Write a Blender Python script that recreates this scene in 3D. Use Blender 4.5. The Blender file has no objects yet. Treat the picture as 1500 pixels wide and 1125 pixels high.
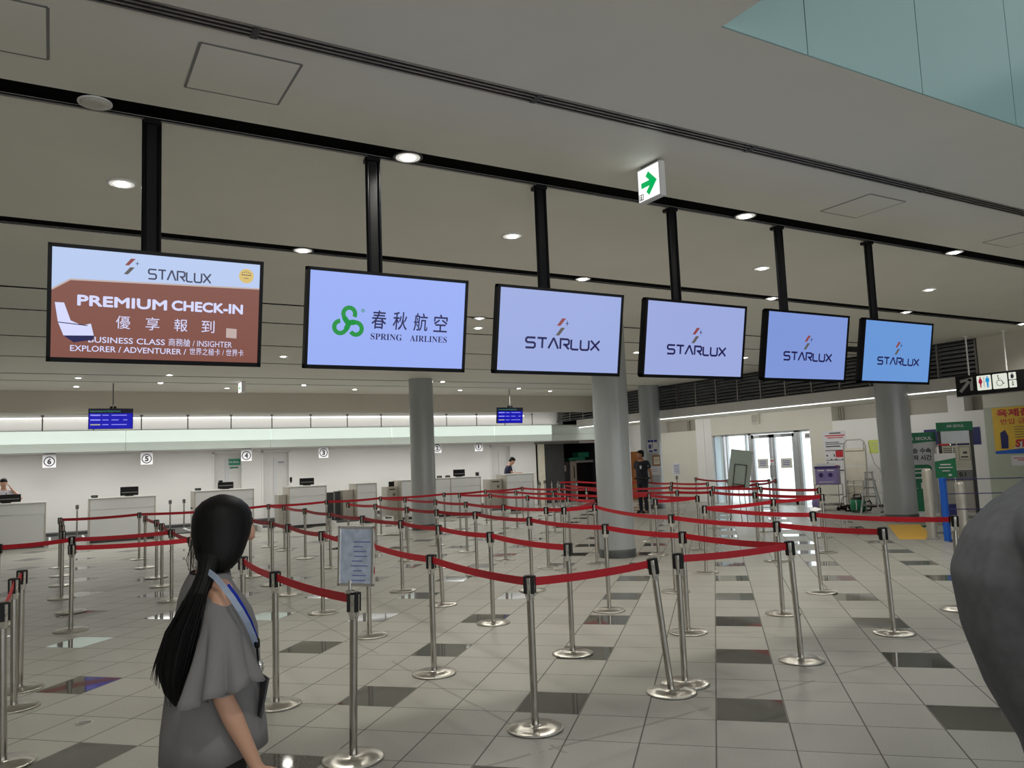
import bpy, math, random
from mathutils import Matrix, Vector
random.seed(7)
PI = math.pi
SC = bpy.context.scene
COL = SC.collection
R = math.radians

# ---------------------------------------------------------------- camera
CAMZ = 1.677
YAW, PITCH, ROLL = R(30.461), R(5.664), R(-2.249)
FPX = 1151.98
fwd = Vector((math.sin(YAW) * math.cos(PITCH), math.cos(YAW) * math.cos(PITCH), math.sin(PITCH)))
rgt = Vector((math.cos(YAW), -math.sin(YAW), 0))
upv = rgt.cross(fwd)
r2 = math.cos(ROLL) * rgt + math.sin(ROLL) * upv
u2 = -math.sin(ROLL) * rgt + math.cos(ROLL) * upv
cam = bpy.data.objects.new('camera', bpy.data.cameras.new('camera'))
COL.objects.link(cam)
cam.matrix_world = Matrix(((r2.x, u2.x, -fwd.x, 0), (r2.y, u2.y, -fwd.y, 0), (r2.z, u2.z, -fwd.z, CAMZ), (0, 0, 0, 1)))
cam.data.sensor_fit = 'HORIZONTAL'
cam.data.sensor_width = 36
cam.data.lens = FPX / 1500 * 36
cam.data.clip_start = 0.02
cam.data.clip_end = 300
SC.camera = cam

# ---------------------------------------------------------------- world, exposure, large lights
w = bpy.data.worlds.new('World')
SC.world = w
w.use_nodes = True
bg = w.node_tree.nodes['Background']
bg.inputs[0].default_value = (0.93, 0.97, 1.0, 1)
bg.inputs[1].default_value = 1.6
SC.view_settings.view_transform = 'Standard'
SC.view_settings.look = 'None'
SC.view_settings.gamma = 1
SC.view_settings.use_curve_mapping = False
SC.view_settings.exposure = 0.75

def area(name, loc, rot, sx, sy, power, color=(1, 1, 1), spread=PI):
    l = bpy.data.lights.new(name, 'AREA')
    l.shape = 'RECTANGLE'
    l.size, l.size_y = sx, sy
    l.energy = power
    l.color = color
    l.spread = spread
    o = bpy.data.objects.new(name, l)
    COL.objects.link(o)
    o.location = loc
    o.rotation_euler = rot
    return o
# added unseen area lamp before the solid front wall, standing in for assumed daylight
area('added_front_light', (4, -8.6, 2.0), (R(90), 0, 0), 22, 3.4, 260, (0.97, 0.99, 1.0))
# skylight over the ceiling void
area('skylight', (10, -2.5, 8.8), (0, 0, 0), 12, 9, 85, (0.82, 0.97, 1.0))
# light tubes hidden on top of the check-in canopy
area('canopy_tube', (4.0, 26.25, 3.06), (R(180), 0, 0), 27, 0.2, 30, (1.0, 0.99, 0.95))
# light tubes inside the canopy, over the counters
area('counter_tube', (4.0, 24.95, 2.40), (0, 0, 0), 26, 0.3, 165, (1.0, 0.99, 0.96))

# ---------------------------------------------------------------- materials
MATS = {}
def mat(name, col, rough=0.5, metal=0.0, emit=None, es=1.0, spec=0.5, var=0.05, vs=6.0, alpha=None, coat=0.0):
    m = bpy.data.materials.new(name)
    m.use_nodes = True
    nt = m.node_tree
    b = nt.nodes['Principled BSDF']
    b.inputs['Roughness'].default_value = rough
    b.inputs['Metallic'].default_value = metal
    b.inputs['Specular IOR Level'].default_value = spec
    b.inputs['Coat Weight'].default_value = coat
    c = (col[0], col[1], col[2], 1)
    b.inputs['Base Color'].default_value = c
    if var > 0:
        tc = nt.nodes.new('ShaderNodeTexCoord')
        nz = nt.nodes.new('ShaderNodeTexNoise')
        nz.inputs['Scale'].default_value = vs
        nz.inputs['Detail'].default_value = 4
        nt.links.new(tc.outputs['Object'], nz.inputs['Vector'])
        mr = nt.nodes.new('ShaderNodeMapRange')
        mr.inputs['From Min'].default_value = 0.3
        mr.inputs['From Max'].default_value = 0.7
        mr.inputs['To Min'].default_value = 1 - var
        mr.inputs['To Max'].default_value = 1 + var
        nt.links.new(nz.outputs['Fac'], mr.inputs['Value'])
        mx = nt.nodes.new('ShaderNodeVectorMath')
        mx.operation = 'SCALE'
        mx.inputs[0].default_value = col
        nt.links.new(mr.outputs['Result'], mx.inputs['Scale'])
        nt.links.new(mx.outputs['Vector'], b.inputs['Base Color'])
    if emit:
        b.inputs['Emission Color'].default_value = (emit[0], emit[1], emit[2], 1)
        b.inputs['Emission Strength'].default_value = es
    if alpha is not None:
        b.inputs['Alpha'].default_value = alpha
    MATS[name] = m
    return m

def srgb(r, g, b):
    f = lambda c: ((c / 255 + 0.055) / 1.055) ** 2.4 if c > 10.3 else c / 255 / 12.92
    return (f(r), f(g), f(b))

mat('ceiling', (0.86, 0.845, 0.775), 0.6, vs=1.2, var=0.02)
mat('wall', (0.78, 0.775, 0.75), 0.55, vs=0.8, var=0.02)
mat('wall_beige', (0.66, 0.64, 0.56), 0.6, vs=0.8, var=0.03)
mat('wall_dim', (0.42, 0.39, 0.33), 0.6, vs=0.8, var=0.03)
mat('bulkhead', (0.66, 0.62, 0.54), 0.6, vs=0.8, var=0.02)
mat('slot_black', (0.002, 0.002, 0.0025), 0.8, var=0, spec=0.03)
mat('slot_metal', (0.30, 0.29, 0.28), 0.35, metal=0.8)
mat('black', (0.007, 0.007, 0.008), 0.4, var=0.1, spec=0.25)
mat('black_gloss', (0.004, 0.004, 0.006), 0.3, var=0, spec=0.15)
mat('dark_grey', (0.045, 0.047, 0.05), 0.5, var=0.1)
mat('mid_grey', (0.22, 0.22, 0.22), 0.5)
mat('column', (0.37, 0.39, 0.405), 0.28, var=0.02, vs=2, coat=0.15)
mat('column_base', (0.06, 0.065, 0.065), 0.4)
mat('steel', (0.50, 0.475, 0.44), 0.15, metal=1.0, var=0.06, vs=25)
mat('chrome', (0.78, 0.77, 0.76), 0.10, metal=1.0, var=0.03, vs=30)
mat('base_steel', (0.56, 0.54, 0.50), 0.30, metal=1.0, var=0.06, vs=14)
nt = MATS['base_steel'].node_tree; tg = nt.nodes.new('ShaderNodeTangent'); tg.direction_type = 'RADIAL'; tg.axis = 'Z'
nt.links.new(tg.outputs[0], nt.nodes['Principled BSDF'].inputs['Tangent']); nt.nodes['Principled BSDF'].inputs['Anisotropic'].default_value = 0.85
mat('belt', srgb(188, 8, 34), 0.55, var=0.06, vs=30)
mat('counter', (0.66, 0.67, 0.685), 0.4, vs=1.5, var=0.02)
mat('counter_top', (0.86, 0.86, 0.85), 0.3, var=0.02)
mat('counter_steel', (0.47, 0.44, 0.39), 0.4, metal=0.35)
mat('pale_glass', (0.72, 0.80, 0.76), 0.10, var=0.02, coat=0.3)
mat('void_glass', (0.38, 0.58, 0.585), 0.15, var=0.03, vs=0.5)
mat('white', (0.80, 0.80, 0.80), 0.5, var=0.02)
mat('white_paper', (0.66, 0.66, 0.68), 0.6, var=0.03)
mat('cream', (0.72, 0.68, 0.56), 0.5)
mat('door_panel', (0.73, 0.725, 0.70), 0.45, var=0.02)
mat('alu', (0.50, 0.52, 0.54), 0.35, metal=0.6)
mat('ink', (0.02, 0.02, 0.03), 0.6, var=0)
mat('ink_blue', (0.02, 0.03, 0.22), 0.5, var=0)
mat('ink_red', srgb(190, 30, 45), 0.5, var=0)
mat('green', srgb(20, 120, 78), 0.45, var=0.03)
mat('teal_sign', srgb(40, 140, 110), 0.45, var=0.03)
mat('yellow_paper', srgb(225, 185, 60), 0.55, var=0.05)
mat('lime_paper', srgb(205, 215, 110), 0.55, var=0.04)
mat('purple', srgb(140, 125, 180), 0.45, var=0.04)
mat('purple_dark', srgb(62, 44, 110), 0.45, var=0)
mat('blue_paint', srgb(28, 96, 200), 0.4, var=0.05)
mat('blue_dark', srgb(22, 24, 96), 0.5, var=0.05)
mat('wood', srgb(150, 96, 48), 0.45, var=0.12, vs=3)
mat('board_green', srgb(186, 202, 194), 0.5, var=0.03)
mat('olive_wall', srgb(178, 186, 166), 0.5, var=0.03)
mat('yellow_tile', srgb(214, 168, 66), 0.55, var=0.05)
mat('lamp', (1, 1, 1), 0.5, emit=(1, 0.97, 0.90), es=14, var=0)
mat('lamp_soft', (0.75, 0.74, 0.70), 0.5, emit=(1, 0.98, 0.93), es=0.2, var=0)
mat('lamp_off', (0.62, 0.60, 0.55), 0.35, var=0.1, vs=80)
mat('tube', (1, 1, 1), 0.5, emit=(1, 0.99, 0.96), es=1.3, var=0)
def screen_mat(name, c, es=1.0):
    return mat(name, (0.01, 0.01, 0.012), 0.25, emit=c, es=es * 0.595, var=0, spec=0.3)
screen_mat('scr_a', srgb(186, 205, 242), 0.95)
screen_mat('scr_b', srgb(152, 173, 242))
screen_mat('scr_c', srgb(155, 170, 222))
screen_mat('scr_d', srgb(155, 168, 220))
screen_mat('scr_e', srgb(126, 150, 214))
screen_mat('scr_f', srgb(104, 150, 214))
screen_mat('scr_brown', srgb(126, 77, 66))
screen_mat('scr_navy', srgb(24, 22, 78))
screen_mat('scr_slate', srgb(62, 66, 92))
screen_mat('scr_white', srgb(212, 215, 250))
screen_mat('scr_rust', srgb(140, 66, 66))
screen_mat('scr_olive', srgb(92, 88, 84))
screen_mat('scr_green', srgb(16, 140, 58))
screen_mat('scr_gold', srgb(214, 186, 110))
screen_mat('scr_edge', srgb(190, 170, 165))
screen_mat('scr_blue', srgb(12, 12, 170))
screen_mat('scr_header', srgb(4, 4, 26))
screen_mat('scr_mint', srgb(70, 150, 130))
screen_mat('scr_lav', srgb(150, 150, 250))
screen_mat('scr_yel', srgb(170, 170, 140))
screen_mat('sign_white', (1, 1, 1), 1.15)
screen_mat('sign_white_soft', (0.80, 0.83, 0.72), 0.9)
screen_mat('sign_green', srgb(0, 175, 90))
screen_mat('sign_crimson', srgb(150, 20, 50))
screen_mat('sign_sky', srgb(20, 140, 200))
mat('sign_grey', (0.30, 0.30, 0.30), 0.5, var=0)
mat('skin', srgb(206, 160, 136), 0.5, var=0.04, vs=9)
mat('skin_tan', srgb(176, 122, 94), 0.5, var=0.04, vs=9)
mat('lips', srgb(170, 96, 90), 0.45, var=0)
mat('hair', (0.004, 0.004, 0.0045), 0.55, var=0.2, vs=60, spec=0.25)
mat('blouse', srgb(128, 126, 128), 0.85, var=0.03, vs=12)
mat('tee', srgb(104, 106, 112), 0.9, var=0.12, vs=40)
mat('trousers', (0.012, 0.012, 0.014), 0.8, var=0.1)
mat('navy', srgb(26, 30, 58), 0.8, var=0.08)
mat('uniform', srgb(22, 24, 38), 0.75, var=0.08)
mat('shirt_white', srgb(215, 215, 228), 0.7, var=0.03)
mat('tie', srgb(96, 18, 52), 0.6, var=0.05)
mat('lanyard', srgb(176, 192, 220), 0.6, var=0.05)
mat('lanyard_blue', srgb(24, 52, 180), 0.6, var=0.05)
mat('foil', (0.66, 0.75, 0.95), 0.22, metal=0.25, var=0.16, vs=22)
mat('faint_ink', srgb(120, 128, 196), 0.5, var=0.1)
mat('rubber_green', srgb(52, 84, 36), 0.6, var=0.1)
mat('grass_out', (0.55, 0.56, 0.55), 0.8)

# thin clear door glass
gm = bpy.data.materials.new('door_glass'); gm.use_nodes = True
nt = gm.node_tree; nt.nodes.clear()
o_ = nt.nodes.new('ShaderNodeOutputMaterial'); mx_ = nt.nodes.new('ShaderNodeMixShader')
tr_ = nt.nodes.new('ShaderNodeBsdfTransparent'); gl_ = nt.nodes.new('ShaderNodeBsdfGlossy')
tr_.inputs[0].default_value = (0.94, 0.97, 0.97, 1); gl_.inputs['Roughness'].default_value = 0.02
mx_.inputs[0].default_value = 0.06
nt.links.new(tr_.outputs[0], mx_.inputs[1]); nt.links.new(gl_.outputs[0], mx_.inputs[2]); nt.links.new(mx_.outputs[0], o_.inputs[0])
MATS['door_glass'] = gm
# frosted side light
fm = mat('frosted', (0.72, 0.84, 0.90), 0.35, var=0)
fm.node_tree.nodes['Principled BSDF'].inputs['Transmission Weight'].default_value = 0.75
fm.node_tree.nodes['Principled BSDF'].inputs['IOR'].default_value = 1.05

def floor_material():
    m = bpy.data.materials.new('granite_tiles'); m.use_nodes = True
    nt = m.node_tree; b = nt.nodes['Principled BSDF']
    def M(op, a, bb=None, c=None):
        n = nt.nodes.new('ShaderNodeMath'); n.operation = op
        for i, v in enumerate((a, bb, c)):
            if v is None: continue
            if isinstance(v, (int, float)): n.inputs[i].default_value = v
            else: nt.links.new(v, n.inputs[i])
        return n.outputs[0]
    def MIX(f, a, c):
        n = nt.nodes.new('ShaderNodeMix'); n.data_type = 'RGBA'
        nt.links.new(f, n.inputs[0])
        for i, v in ((6, a), (7, c)):
            if isinstance(v, tuple): n.inputs[i].default_value = (*v, 1)
            else: nt.links.new(v, n.inputs[i])
        return n.outputs[2]
    tc = nt.nodes.new('ShaderNodeTexCoord'); sp = nt.nodes.new('ShaderNodeSeparateXYZ')
    nt.links.new(tc.outputs['Object'], sp.inputs[0])
    X, Y = sp.outputs[0], sp.outputs[1]
    ct, st = math.cos(R(44.618)), math.sin(R(44.618))
    u = M('SUBTRACT', M('MULTIPLY', X, ct), M('MULTIPLY', Y, st))
    v = M('ADD', M('MULTIPLY', X, st), M('MULTIPLY', Y, ct))
    us = M('DIVIDE', M('ADD', u, 0.093), 0.4395); vs = M('DIVIDE', M('SUBTRACT', v, 5.315), 0.472)
    iu, iv = M('FLOOR', us), M('FLOOR', vs); fu, fv = M('FRACT', us), M('FRACT', vs)
    du = M('LESS_THAN', M('ABSOLUTE', M('FLOORED_MODULO', iu, 3.0)), 0.5)
    dv = M('LESS_THAN', M('ABSOLUTE', M('FLOORED_MODULO', iv, 3.0)), 0.5)
    dark = M('MULTIPLY', du, dv)
    gu = M('GREATER_THAN', M('ABSOLUTE', M('SUBTRACT', fu, 0.5)), 0.4895)
    gv = M('GREATER_THAN', M('ABSOLUTE', M('SUBTRACT', fv, 0.5)), 0.4915)
    grout = M('MAXIMUM', gu, gv)
    # cleaned-over tape lines along the building axes
    wn = nt.nodes.new('ShaderNodeTexNoise'); wn.inputs['Scale'].default_value = 1.7; wn.inputs['Detail'].default_value = 5
    nt.links.new(tc.outputs['Object'], wn.inputs['Vector'])
    wob = M('MULTIPLY', M('SUBTRACT', wn.outputs['Fac'], 0.5), 0.05)
    l1 = M('LESS_THAN', M('ABSOLUTE', M('ADD', M('SUBTRACT', X, 2.58), wob)), 0.012)
    l2 = M('LESS_THAN', M('ABSOLUTE', M('ADD', M('SUBTRACT', Y, 4.05), wob)), 0.014)
    tape = M('MULTIPLY', M('MAXIMUM', l1, l2), M('GREATER_THAN', wn.outputs['Fac'], 0.40))
    # per tile tone
    cb = nt.nodes.new('ShaderNodeCombineXYZ'); nt.links.new(iu, cb.inputs[0]); nt.links.new(iv, cb.inputs[1])
    wh = nt.nodes.new('ShaderNodeTexWhiteNoise'); nt.links.new(cb.outputs[0], wh.inputs['Vector'])
    n1 = nt.nodes.new('ShaderNodeTexNoise'); n1.inputs['Scale'].default_value = 140; n1.inputs['Detail'].default_value = 3
    nt.links.new(tc.outputs['Object'], n1.inputs['Vector'])
    n2 = nt.nodes.new('ShaderNodeTexNoise'); n2.inputs['Scale'].default_value = 3.0; n2.inputs['Detail'].default_value = 5
    nt.links.new(tc.outputs['Object'], n2.inputs['Vector'])
    tone = M('ADD', M('ADD', M('MULTIPLY', wh.outputs['Value'], 0.10), M('MULTIPLY', M('SUBTRACT', n1.outputs['Fac'], 0.5), 0.9)), M('MULTIPLY', M('SUBTRACT', n2.outputs['Fac'], 0.5), 0.22))
    tone = M('ADD', 0.95, tone)
    base = MIX(dark, (0.345, 0.335, 0.305), (0.092, 0.092, 0.084))
    sc = nt.nodes.new('ShaderNodeVectorMath'); sc.operation = 'SCALE'
    nt.links.new(base, sc.inputs[0]); nt.links.new(tone, sc.inputs['Scale'])
    c2 = MIX(grout, sc.outputs[0], (0.105, 0.10, 0.09))
    c3 = MIX(M('MULTIPLY', tape, 0.45), c2, (0.12, 0.115, 0.10))
    nt.links.new(c3, b.inputs['Base Color'])
    rl = M('ADD', 0.30, M('MULTIPLY', n2.outputs['Fac'], 0.16))
    rough = M('ADD', M('MULTIPLY', rl, M('SUBTRACT', 1.0, dark)), M('MULTIPLY', dark, 0.045))
    nt.links.new(M('ADD', rough, M('MULTIPLY', grout, 0.3)), b.inputs['Roughness'])
    nt.links.new(M('ADD', 0.28, M('MULTIPLY', dark, 0.50)), b.inputs['Specular IOR Level'])
    MATS['granite_tiles'] = m
floor_material()

# ---------------------------------------------------------------- mesh helpers
def frame(o, x, y=None, z=None):
    """4x4 from origin and axes (columns)."""
    x = Vector(x).normalized()
    z = Vector(z).normalized() if z is not None else None
    if y is None:
        y = z.cross(x)
    y = Vector(y).normalized()
    if z is None:
        z = x.cross(y)
    return Matrix(((x.x, y.x, z.x, o[0]), (x.y, y.y, z.y, o[1]), (x.z, y.z, z.z, o[2]), (0, 0, 0, 1)))

def unproj(px, py, d):
    return Vector((0, 0, CAMZ)) + (fwd + r2 * ((px - 750) / FPX) + u2 * ((562.5 - py) / FPX)) * d
def gpos(px, py):
    q = fwd + r2 * ((px - 750) / FPX) + u2 * ((562.5 - py) / FPX)
    return (q.x * -CAMZ / q.z, q.y * -CAMZ / q.z, 0)

class MB:
    def __init__(s):
        s.v = []; s.f = []; s.s = []
    def add(s, vs, fs, M=None, smooth=False):
        n = len(s.v)
        if M is not None:
            vs = [M @ Vector(p) for p in vs]
        s.v += [tuple(p) for p in vs]
        s.f += [tuple(i + n for i in f) for f in fs]
        s.s += [smooth] * len(fs)
        return s
    def box(s, x0, y0, z0, x1, y1, z1, M=None):
        vs = [(x, y, z) for z in (z0, z1) for y in (y0, y1) for x in (x0, x1)]
        return s.add(vs, [(0, 2, 3, 1), (4, 5, 7, 6), (0, 1, 5, 4), (2, 6, 7, 3), (0, 4, 6, 2), (1, 3, 7, 5)], M)
    def cbox(s, c, d, M=None):
        return s.box(c[0] - d[0] / 2, c[1] - d[1] / 2, c[2] - d[2] / 2, c[0] + d[0] / 2, c[1] + d[1] / 2, c[2] + d[2] / 2, M)
    def loft(s, rings, caps=True, M=None, smooth=True, closed=True):
        n = len(rings[0]); vs = [p for r in rings for p in r]; fs = []
        m = n if closed else n - 1
        for i in range(len(rings) - 1):
            for j in range(m):
                a, b = i * n + j, i * n + (j + 1) % n
                fs.append((a, b, b + n, a + n))
        s.add(vs, fs, M, smooth)
        if caps and closed:
            s.add(list(rings[0]), [tuple(reversed(range(n)))], M)
            s.add(list(rings[-1]), [tuple(range(n))], M)
        return s
    def cyl(s, p0, p1, r0, r1=None, n=16, caps=True, M=None):
        return s.tube([p0, p1], [r0, r0 if r1 is None else r1], n, caps=caps, M=M)
    def tube(s, pts, r, n=8, caps=True, M=None, flat=None, closed=False):
        pts = [Vector(p) for p in pts]
        rr = r if isinstance(r, (list, tuple)) else [r] * len(pts)
        rings = []; prev = None
        for i, p in enumerate(pts):
            if closed:
                d = (pts[(i + 1) % len(pts)] - pts[i - 1]).normalized()
            elif i == 0: d = (pts[1] - p).normalized()
            elif i == len(pts) - 1: d = (p - pts[i - 1]).normalized()
            else: d = ((pts[i + 1] - p).normalized() + (p - pts[i - 1]).normalized()).normalized()
            if prev is None:
                a = Vector((0, 0, 1)) if abs(d.z) < 0.9 else Vector((1, 0, 0))
                e = d.cross(a).normalized()
            else:
                e = (prev - d * prev.dot(d)).normalized()
            prev = e; g = d.cross(e)
            q = rr[i]; qa, qb = (q if isinstance(q, (tuple, list)) else (q, q))
            rings.append([tuple(p + e * math.cos(2 * PI * j / n) * qa + g * math.sin(2 * PI * j / n) * qb) for j in range(n)])
        if closed: rings.append(rings[0])
        return s.loft(rings, caps and not closed, M)
    def capsule(s, p0, p1, r0, r1, n=12, k=3):
        p0, p1 = Vector(p0), Vector(p1); d = (p1 - p0).normalized()
        pts = []; rr = []
        for i in range(k):
            a = PI / 2 * (1 - i / k)
            pts.append(p0 - d * r0 * math.sin(a)); rr.append(max(r0 * math.cos(a), r0 * 0.05))
        pts.append(p0); rr.append(r0); pts.append(p1); rr.append(r1)
        for i in range(1, k + 1):
            a = PI / 2 * i / k
            pts.append(p1 + d * r1 * math.sin(a)); rr.append(max(r1 * math.cos(a), r1 * 0.05))
        return s.tube(pts, rr, n)
    def chain(s, pts, rr, n=12):
        for i in range(len(pts) - 1):
            s.capsule(pts[i], pts[i + 1], rr[i], rr[i + 1], n)
        return s
    def ball(s, c, r, n=16, k=10, M=None):
        r = r if isinstance(r, (tuple, list)) else (r, r, r)
        rings = []
        for i in range(k + 1):
            a = PI * (i / k) - PI / 2
            q = max(math.cos(a), 0.02)
            rings.append([(c[0] + r[0] * q * math.cos(2 * PI * j / n), c[1] + r[1] * q * math.sin(2 * PI * j / n), c[2] + r[2] * math.sin(a)) for j in range(n)])
        return s.loft(rings, True, M)
    def lathe(s, prof, n=32, M=None):
        rings = [[(r * math.cos(2 * PI * j / n), r * math.sin(2 * PI * j / n), z) for j in range(n)] for r, z in prof]
        return s.loft(rings, True, M)
    def prism(s, pts, y0, y1, M=None):
        """outline in the x-z plane, front face at y0 (towards -y), back at y1"""
        a = sum(pts[i][0] * pts[(i + 1) % len(pts)][1] - pts[(i + 1) % len(pts)][0] * pts[i][1] for i in range(len(pts)))
        if a < 0: pts = pts[::-1]
        n = len(pts)
        vs = [(p[0], y0, p[1]) for p in pts] + [(p[0], y1, p[1]) for p in pts]
        fs = [tuple(range(n)), tuple(reversed(range(n, 2 * n)))]
        fs += [((i + 1) % n, i, i + n, (i + 1) % n + n) for i in range(n)]
        return s.add(vs, fs, M)
    def stroke(s, pts, wd, y0, y1, M=None, closed=False):
        """constant-width line in the x-z plane with mitred joints"""
        P = [Vector((p[0], p[1])) for p in pts]; L = []; Rr = []
        n = len(P)
        for i in range(n):
            a = P[i] - P[i - 1] if (i > 0 or closed) else P[1] - P[0]
            b = P[(i + 1) % n] - P[i] if (i < n - 1 or closed) else P[-1] - P[-2]
            a = a.normalized(); b = b.normalized()
            na = Vector((-a.y, a.x)); nb = Vector((-b.y, b.x))
            m = (na + nb)
            m = m.normalized() if m.length > 1e-6 else na
            k = wd / 2 / max(m.dot(na), 0.4)
            L.append(P[i] + m * k); Rr.append(P[i] - m * k)
        rng = range(n) if closed else range(n - 1)
        for i in rng:
            j = (i + 1) % n
            s.prism([tuple(L[i]), tuple(Rr[i]), tuple(Rr[j]), tuple(L[j])], y0, y1, M)
        return s
    def arcpts(s, cx, cz, r, a0, a1, n=14):
        return [(cx + r * math.cos(R(a0 + (a1 - a0) * i / n)), cz + r * math.sin(R(a0 + (a1 - a0) * i / n))) for i in range(n + 1)]
    def disc(s, cx, cz, r, y0, y1, n=24, M=None):
        return s.prism([(cx + r * math.cos(2 * PI * i / n), cz + r * math.sin(2 * PI * i / n)) for i in range(n)], y0, y1, M)
    def rect(s, x0, z0, x1, z1, y0, y1, M=None):
        return s.box(x0, y0, z0, x1, y1, z1, M)
    def build(s, name, m, parent=None, bevel=0, loc=None):
        me = bpy.data.meshes.new(name)
        me.from_pydata(s.v, [], s.f)
        me.polygons.foreach_set('use_smooth', s.s)
        me.update()
        o = bpy.data.objects.new(name, me)
        COL.objects.link(o)
        if m: me.materials.append(MATS[m])
        if parent: o.parent = parent
        if loc is not None: o.location = loc
        if bevel:
            bv = o.modifiers.new('bevel', 'BEVEL'); bv.width = bevel; bv.segments = 2; bv.limit_method = 'ANGLE'; bv.angle_limit = R(40)
        return o

def tag(o, label, cat, group=None, kind=None):
    o['label'] = label; o['category'] = cat
    if group: o['group'] = group
    if kind: o['kind'] = kind
    return o
def thing(name, label, cat, loc=(0, 0, 0), rz=0.0, group=None, rot=None):
    o = bpy.data.objects.new(name, None); COL.objects.link(o)
    o.empty_display_size = 0.1
    o.location = loc
    o.rotation_euler = rot if rot else (0, 0, rz)
    return tag(o, label, cat, group)
def struct(name, mb, m, bevel=0):
    o = mb.build(name, m, None, bevel); o['kind'] = 'structure'
    return o
def lab(o, label):
    o['label'] = label
    return o
def copy_tree(o, parent=None, keep=True):
    c = o.copy(); COL.objects.link(c)
    if parent: c.parent = parent
    for ch in list(o.children): copy_tree(ch, c)
    return c

_tc = {}
def glyphs(body, bold=0.0):
    k = (body, bold)
    if k in _tc: return _tc[k]
    cu = bpy.data.curves.new('t', 'FONT'); cu.body = body; cu.offset = bold; cu.resolution_u = 3
    ob = bpy.data.objects.new('t', cu); COL.objects.link(ob)
    bpy.context.view_layer.update()
    me = bpy.data.meshes.new_from_object(ob.evaluated_get(bpy.context.evaluated_depsgraph_get()))
    vs = [tuple(v.co) for v in me.vertices]; fs = [tuple(p.vertices) for p in me.polygons]
    bpy.data.objects.remove(ob); bpy.data.curves.remove(cu); bpy.data.meshes.remove(me)
    _tc[k] = (vs, fs)
    return _tc[k]
def write(mb, body, x, z, wd, h, y, M=None, bold=0.0, t=0.0012, shear=0.0, fat=0.0):
    """lettering fitted into the rectangle x..x+wd, z..z+h on a panel facing -y"""
    vs, fs = glyphs(body, bold)
    if not vs: return
    x0 = min(v[0] for v in vs); x1 = max(v[0] for v in vs); z0 = min(v[1] for v in vs); z1 = max(v[1] for v in vs)
    sx = wd / (x1 - x0); sz = h / (z1 - z0) if h else sx
    q = [(x + (v[0] - x0) * sx + shear * (v[1] - z0) * sz, y, z + (v[1] - z0) * sz) for v in vs]
    for dx, dz in (((0, 0),) if not fat else ((-fat, 0), (fat, 0), (0, fat), (0, -fat), (fat * .7, fat * .7), (-fat * .7, -fat * .7), (fat * .7, -fat * .7), (-fat * .7, fat * .7))):
        mb.add([(p[0] + dx, p[1], p[2] + dz) for p in q], fs, M)
# ================================================================ SETTING
CZ = 4.0
struct('floor', MB().box(-12, -9, -0.12, 20.6, 31, 0), 'granite_tiles')

# ceiling panels between the black slots
slots = [(4.01, 4.13), (5.205, 5.415), (8.02, 8.22), (10.93, 11.03), (12.38, 12.47), (14.68, 14.78), (17.12, 17.22), (19.85, 19.96), (21.28, 21.38)]
cm = MB()
ys = [2.913]
for a, b in slots: ys += [a, b]
ys.append(23.7)
for i in range(0, len(ys), 2):
    cm.box(-12, ys[i], CZ, 17.6, ys[i + 1], CZ + 0.12)
cm.box(-12, -9, CZ, 3.13, 2.913, CZ + 0.12)
cm.box(-12, 23.7, 4.55, 20.6, 27, 4.65)          # above the canopy
cm.box(17.75, -9, 2.95, 20.6, 27, 3.0)           # low soffit beside the doors
cm.box(2.9, -9.2, 9.2, 20.6, 3.2, 9.3)           # roof of the void
struct('ceiling', cm, 'ceiling')
t = MB()
for a, b in slots[1:]:
    t.box(-12, a, CZ + (0.012 if b - a > .15 else 0.004), 17.6, b, CZ + 0.12)
struct('trim_1', t, 'slot_black')
t = MB()
for a, b in slots[1:3]:
    t.box(-12, b, CZ - 0.006, 17.6, b + 0.02, CZ + 0.01)
struct('trim_2', t, 'slot_metal')

# walls
wb = MB()
doors = [(4.43, 5.37), (5.96, 6.89), (14.48, 15.42)]
xs = [-12] + [x for d in doors for x in d] + [16.55]
for i in range(0, len(xs), 2): wb.box(xs[i], 26.5, 0, xs[i + 1], 26.8, 4.6)
for a, b in doors: wb.box(a, 26.5, 2.35, b, 26.8, 4.6)
wb.box(16.55, 26.5, 2.34, 20.6, 26.8, 4.6)
struct('wall_back', wb, 'wall')
wl = MB().box(-12.2, -9, 0, -12, 27, 4.6)
struct('wall_left', wl, 'wall')
wf = MB().box(-12.2, -9.2, 0, 20.6, -9, 9.2)
struct('wall_front', wf, 'wall')
wr = MB()
for a, b in ((-9, 16.28), (20.45, 27)): wr.box(20.5, a, 0, 20.7, b, 4.6)
wr.box(20.5, 16.28, 2.32, 20.7, 20.45, 4.6)
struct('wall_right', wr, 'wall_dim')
wr = MB()
wr.box(20.1, 21.2, 0, 20.5, 23.2, 2.55); wr.box(20.1, 16.28, 2.32, 20.5, 20.45, 2.95)
wr.box(20.1, 15.44, 0, 20.5, 16.28, 2.95); wr.box(20.1, -9, 2.56, 20.5, 11.0, 2.95)
struct('wall_right_panels', wr, 'wall_beige')
wr = MB()
wr.box(20.1, 11.9, 0, 20.5, 15.44, 2.52); wr.box(20.1, 11.47, 0, 20.5, 11.9, 2.95); wr.box(20.1, 11.0, 0, 20.5, 11.47, 2.52)
wr.box(20.1, 20.45, 0, 20.5, 20.8, 2.95); wr.box(20.08, 20.8, 0, 20.5, 21.2, 2.95); wr.box(20.1, 23.2, 1.9, 20.5, 26.5, 2.95)
struct('wall_right_partition', wr, 'wall')
struct('wall_right_lower', MB().box(20.1, -9, 0, 20.5, 11.0, 2.56), 'olive_wall')
struct('wall_right_wood', MB().box(20.1, 23.2, 0, 20.5, 26.5, 1.9), 'wood')
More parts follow.
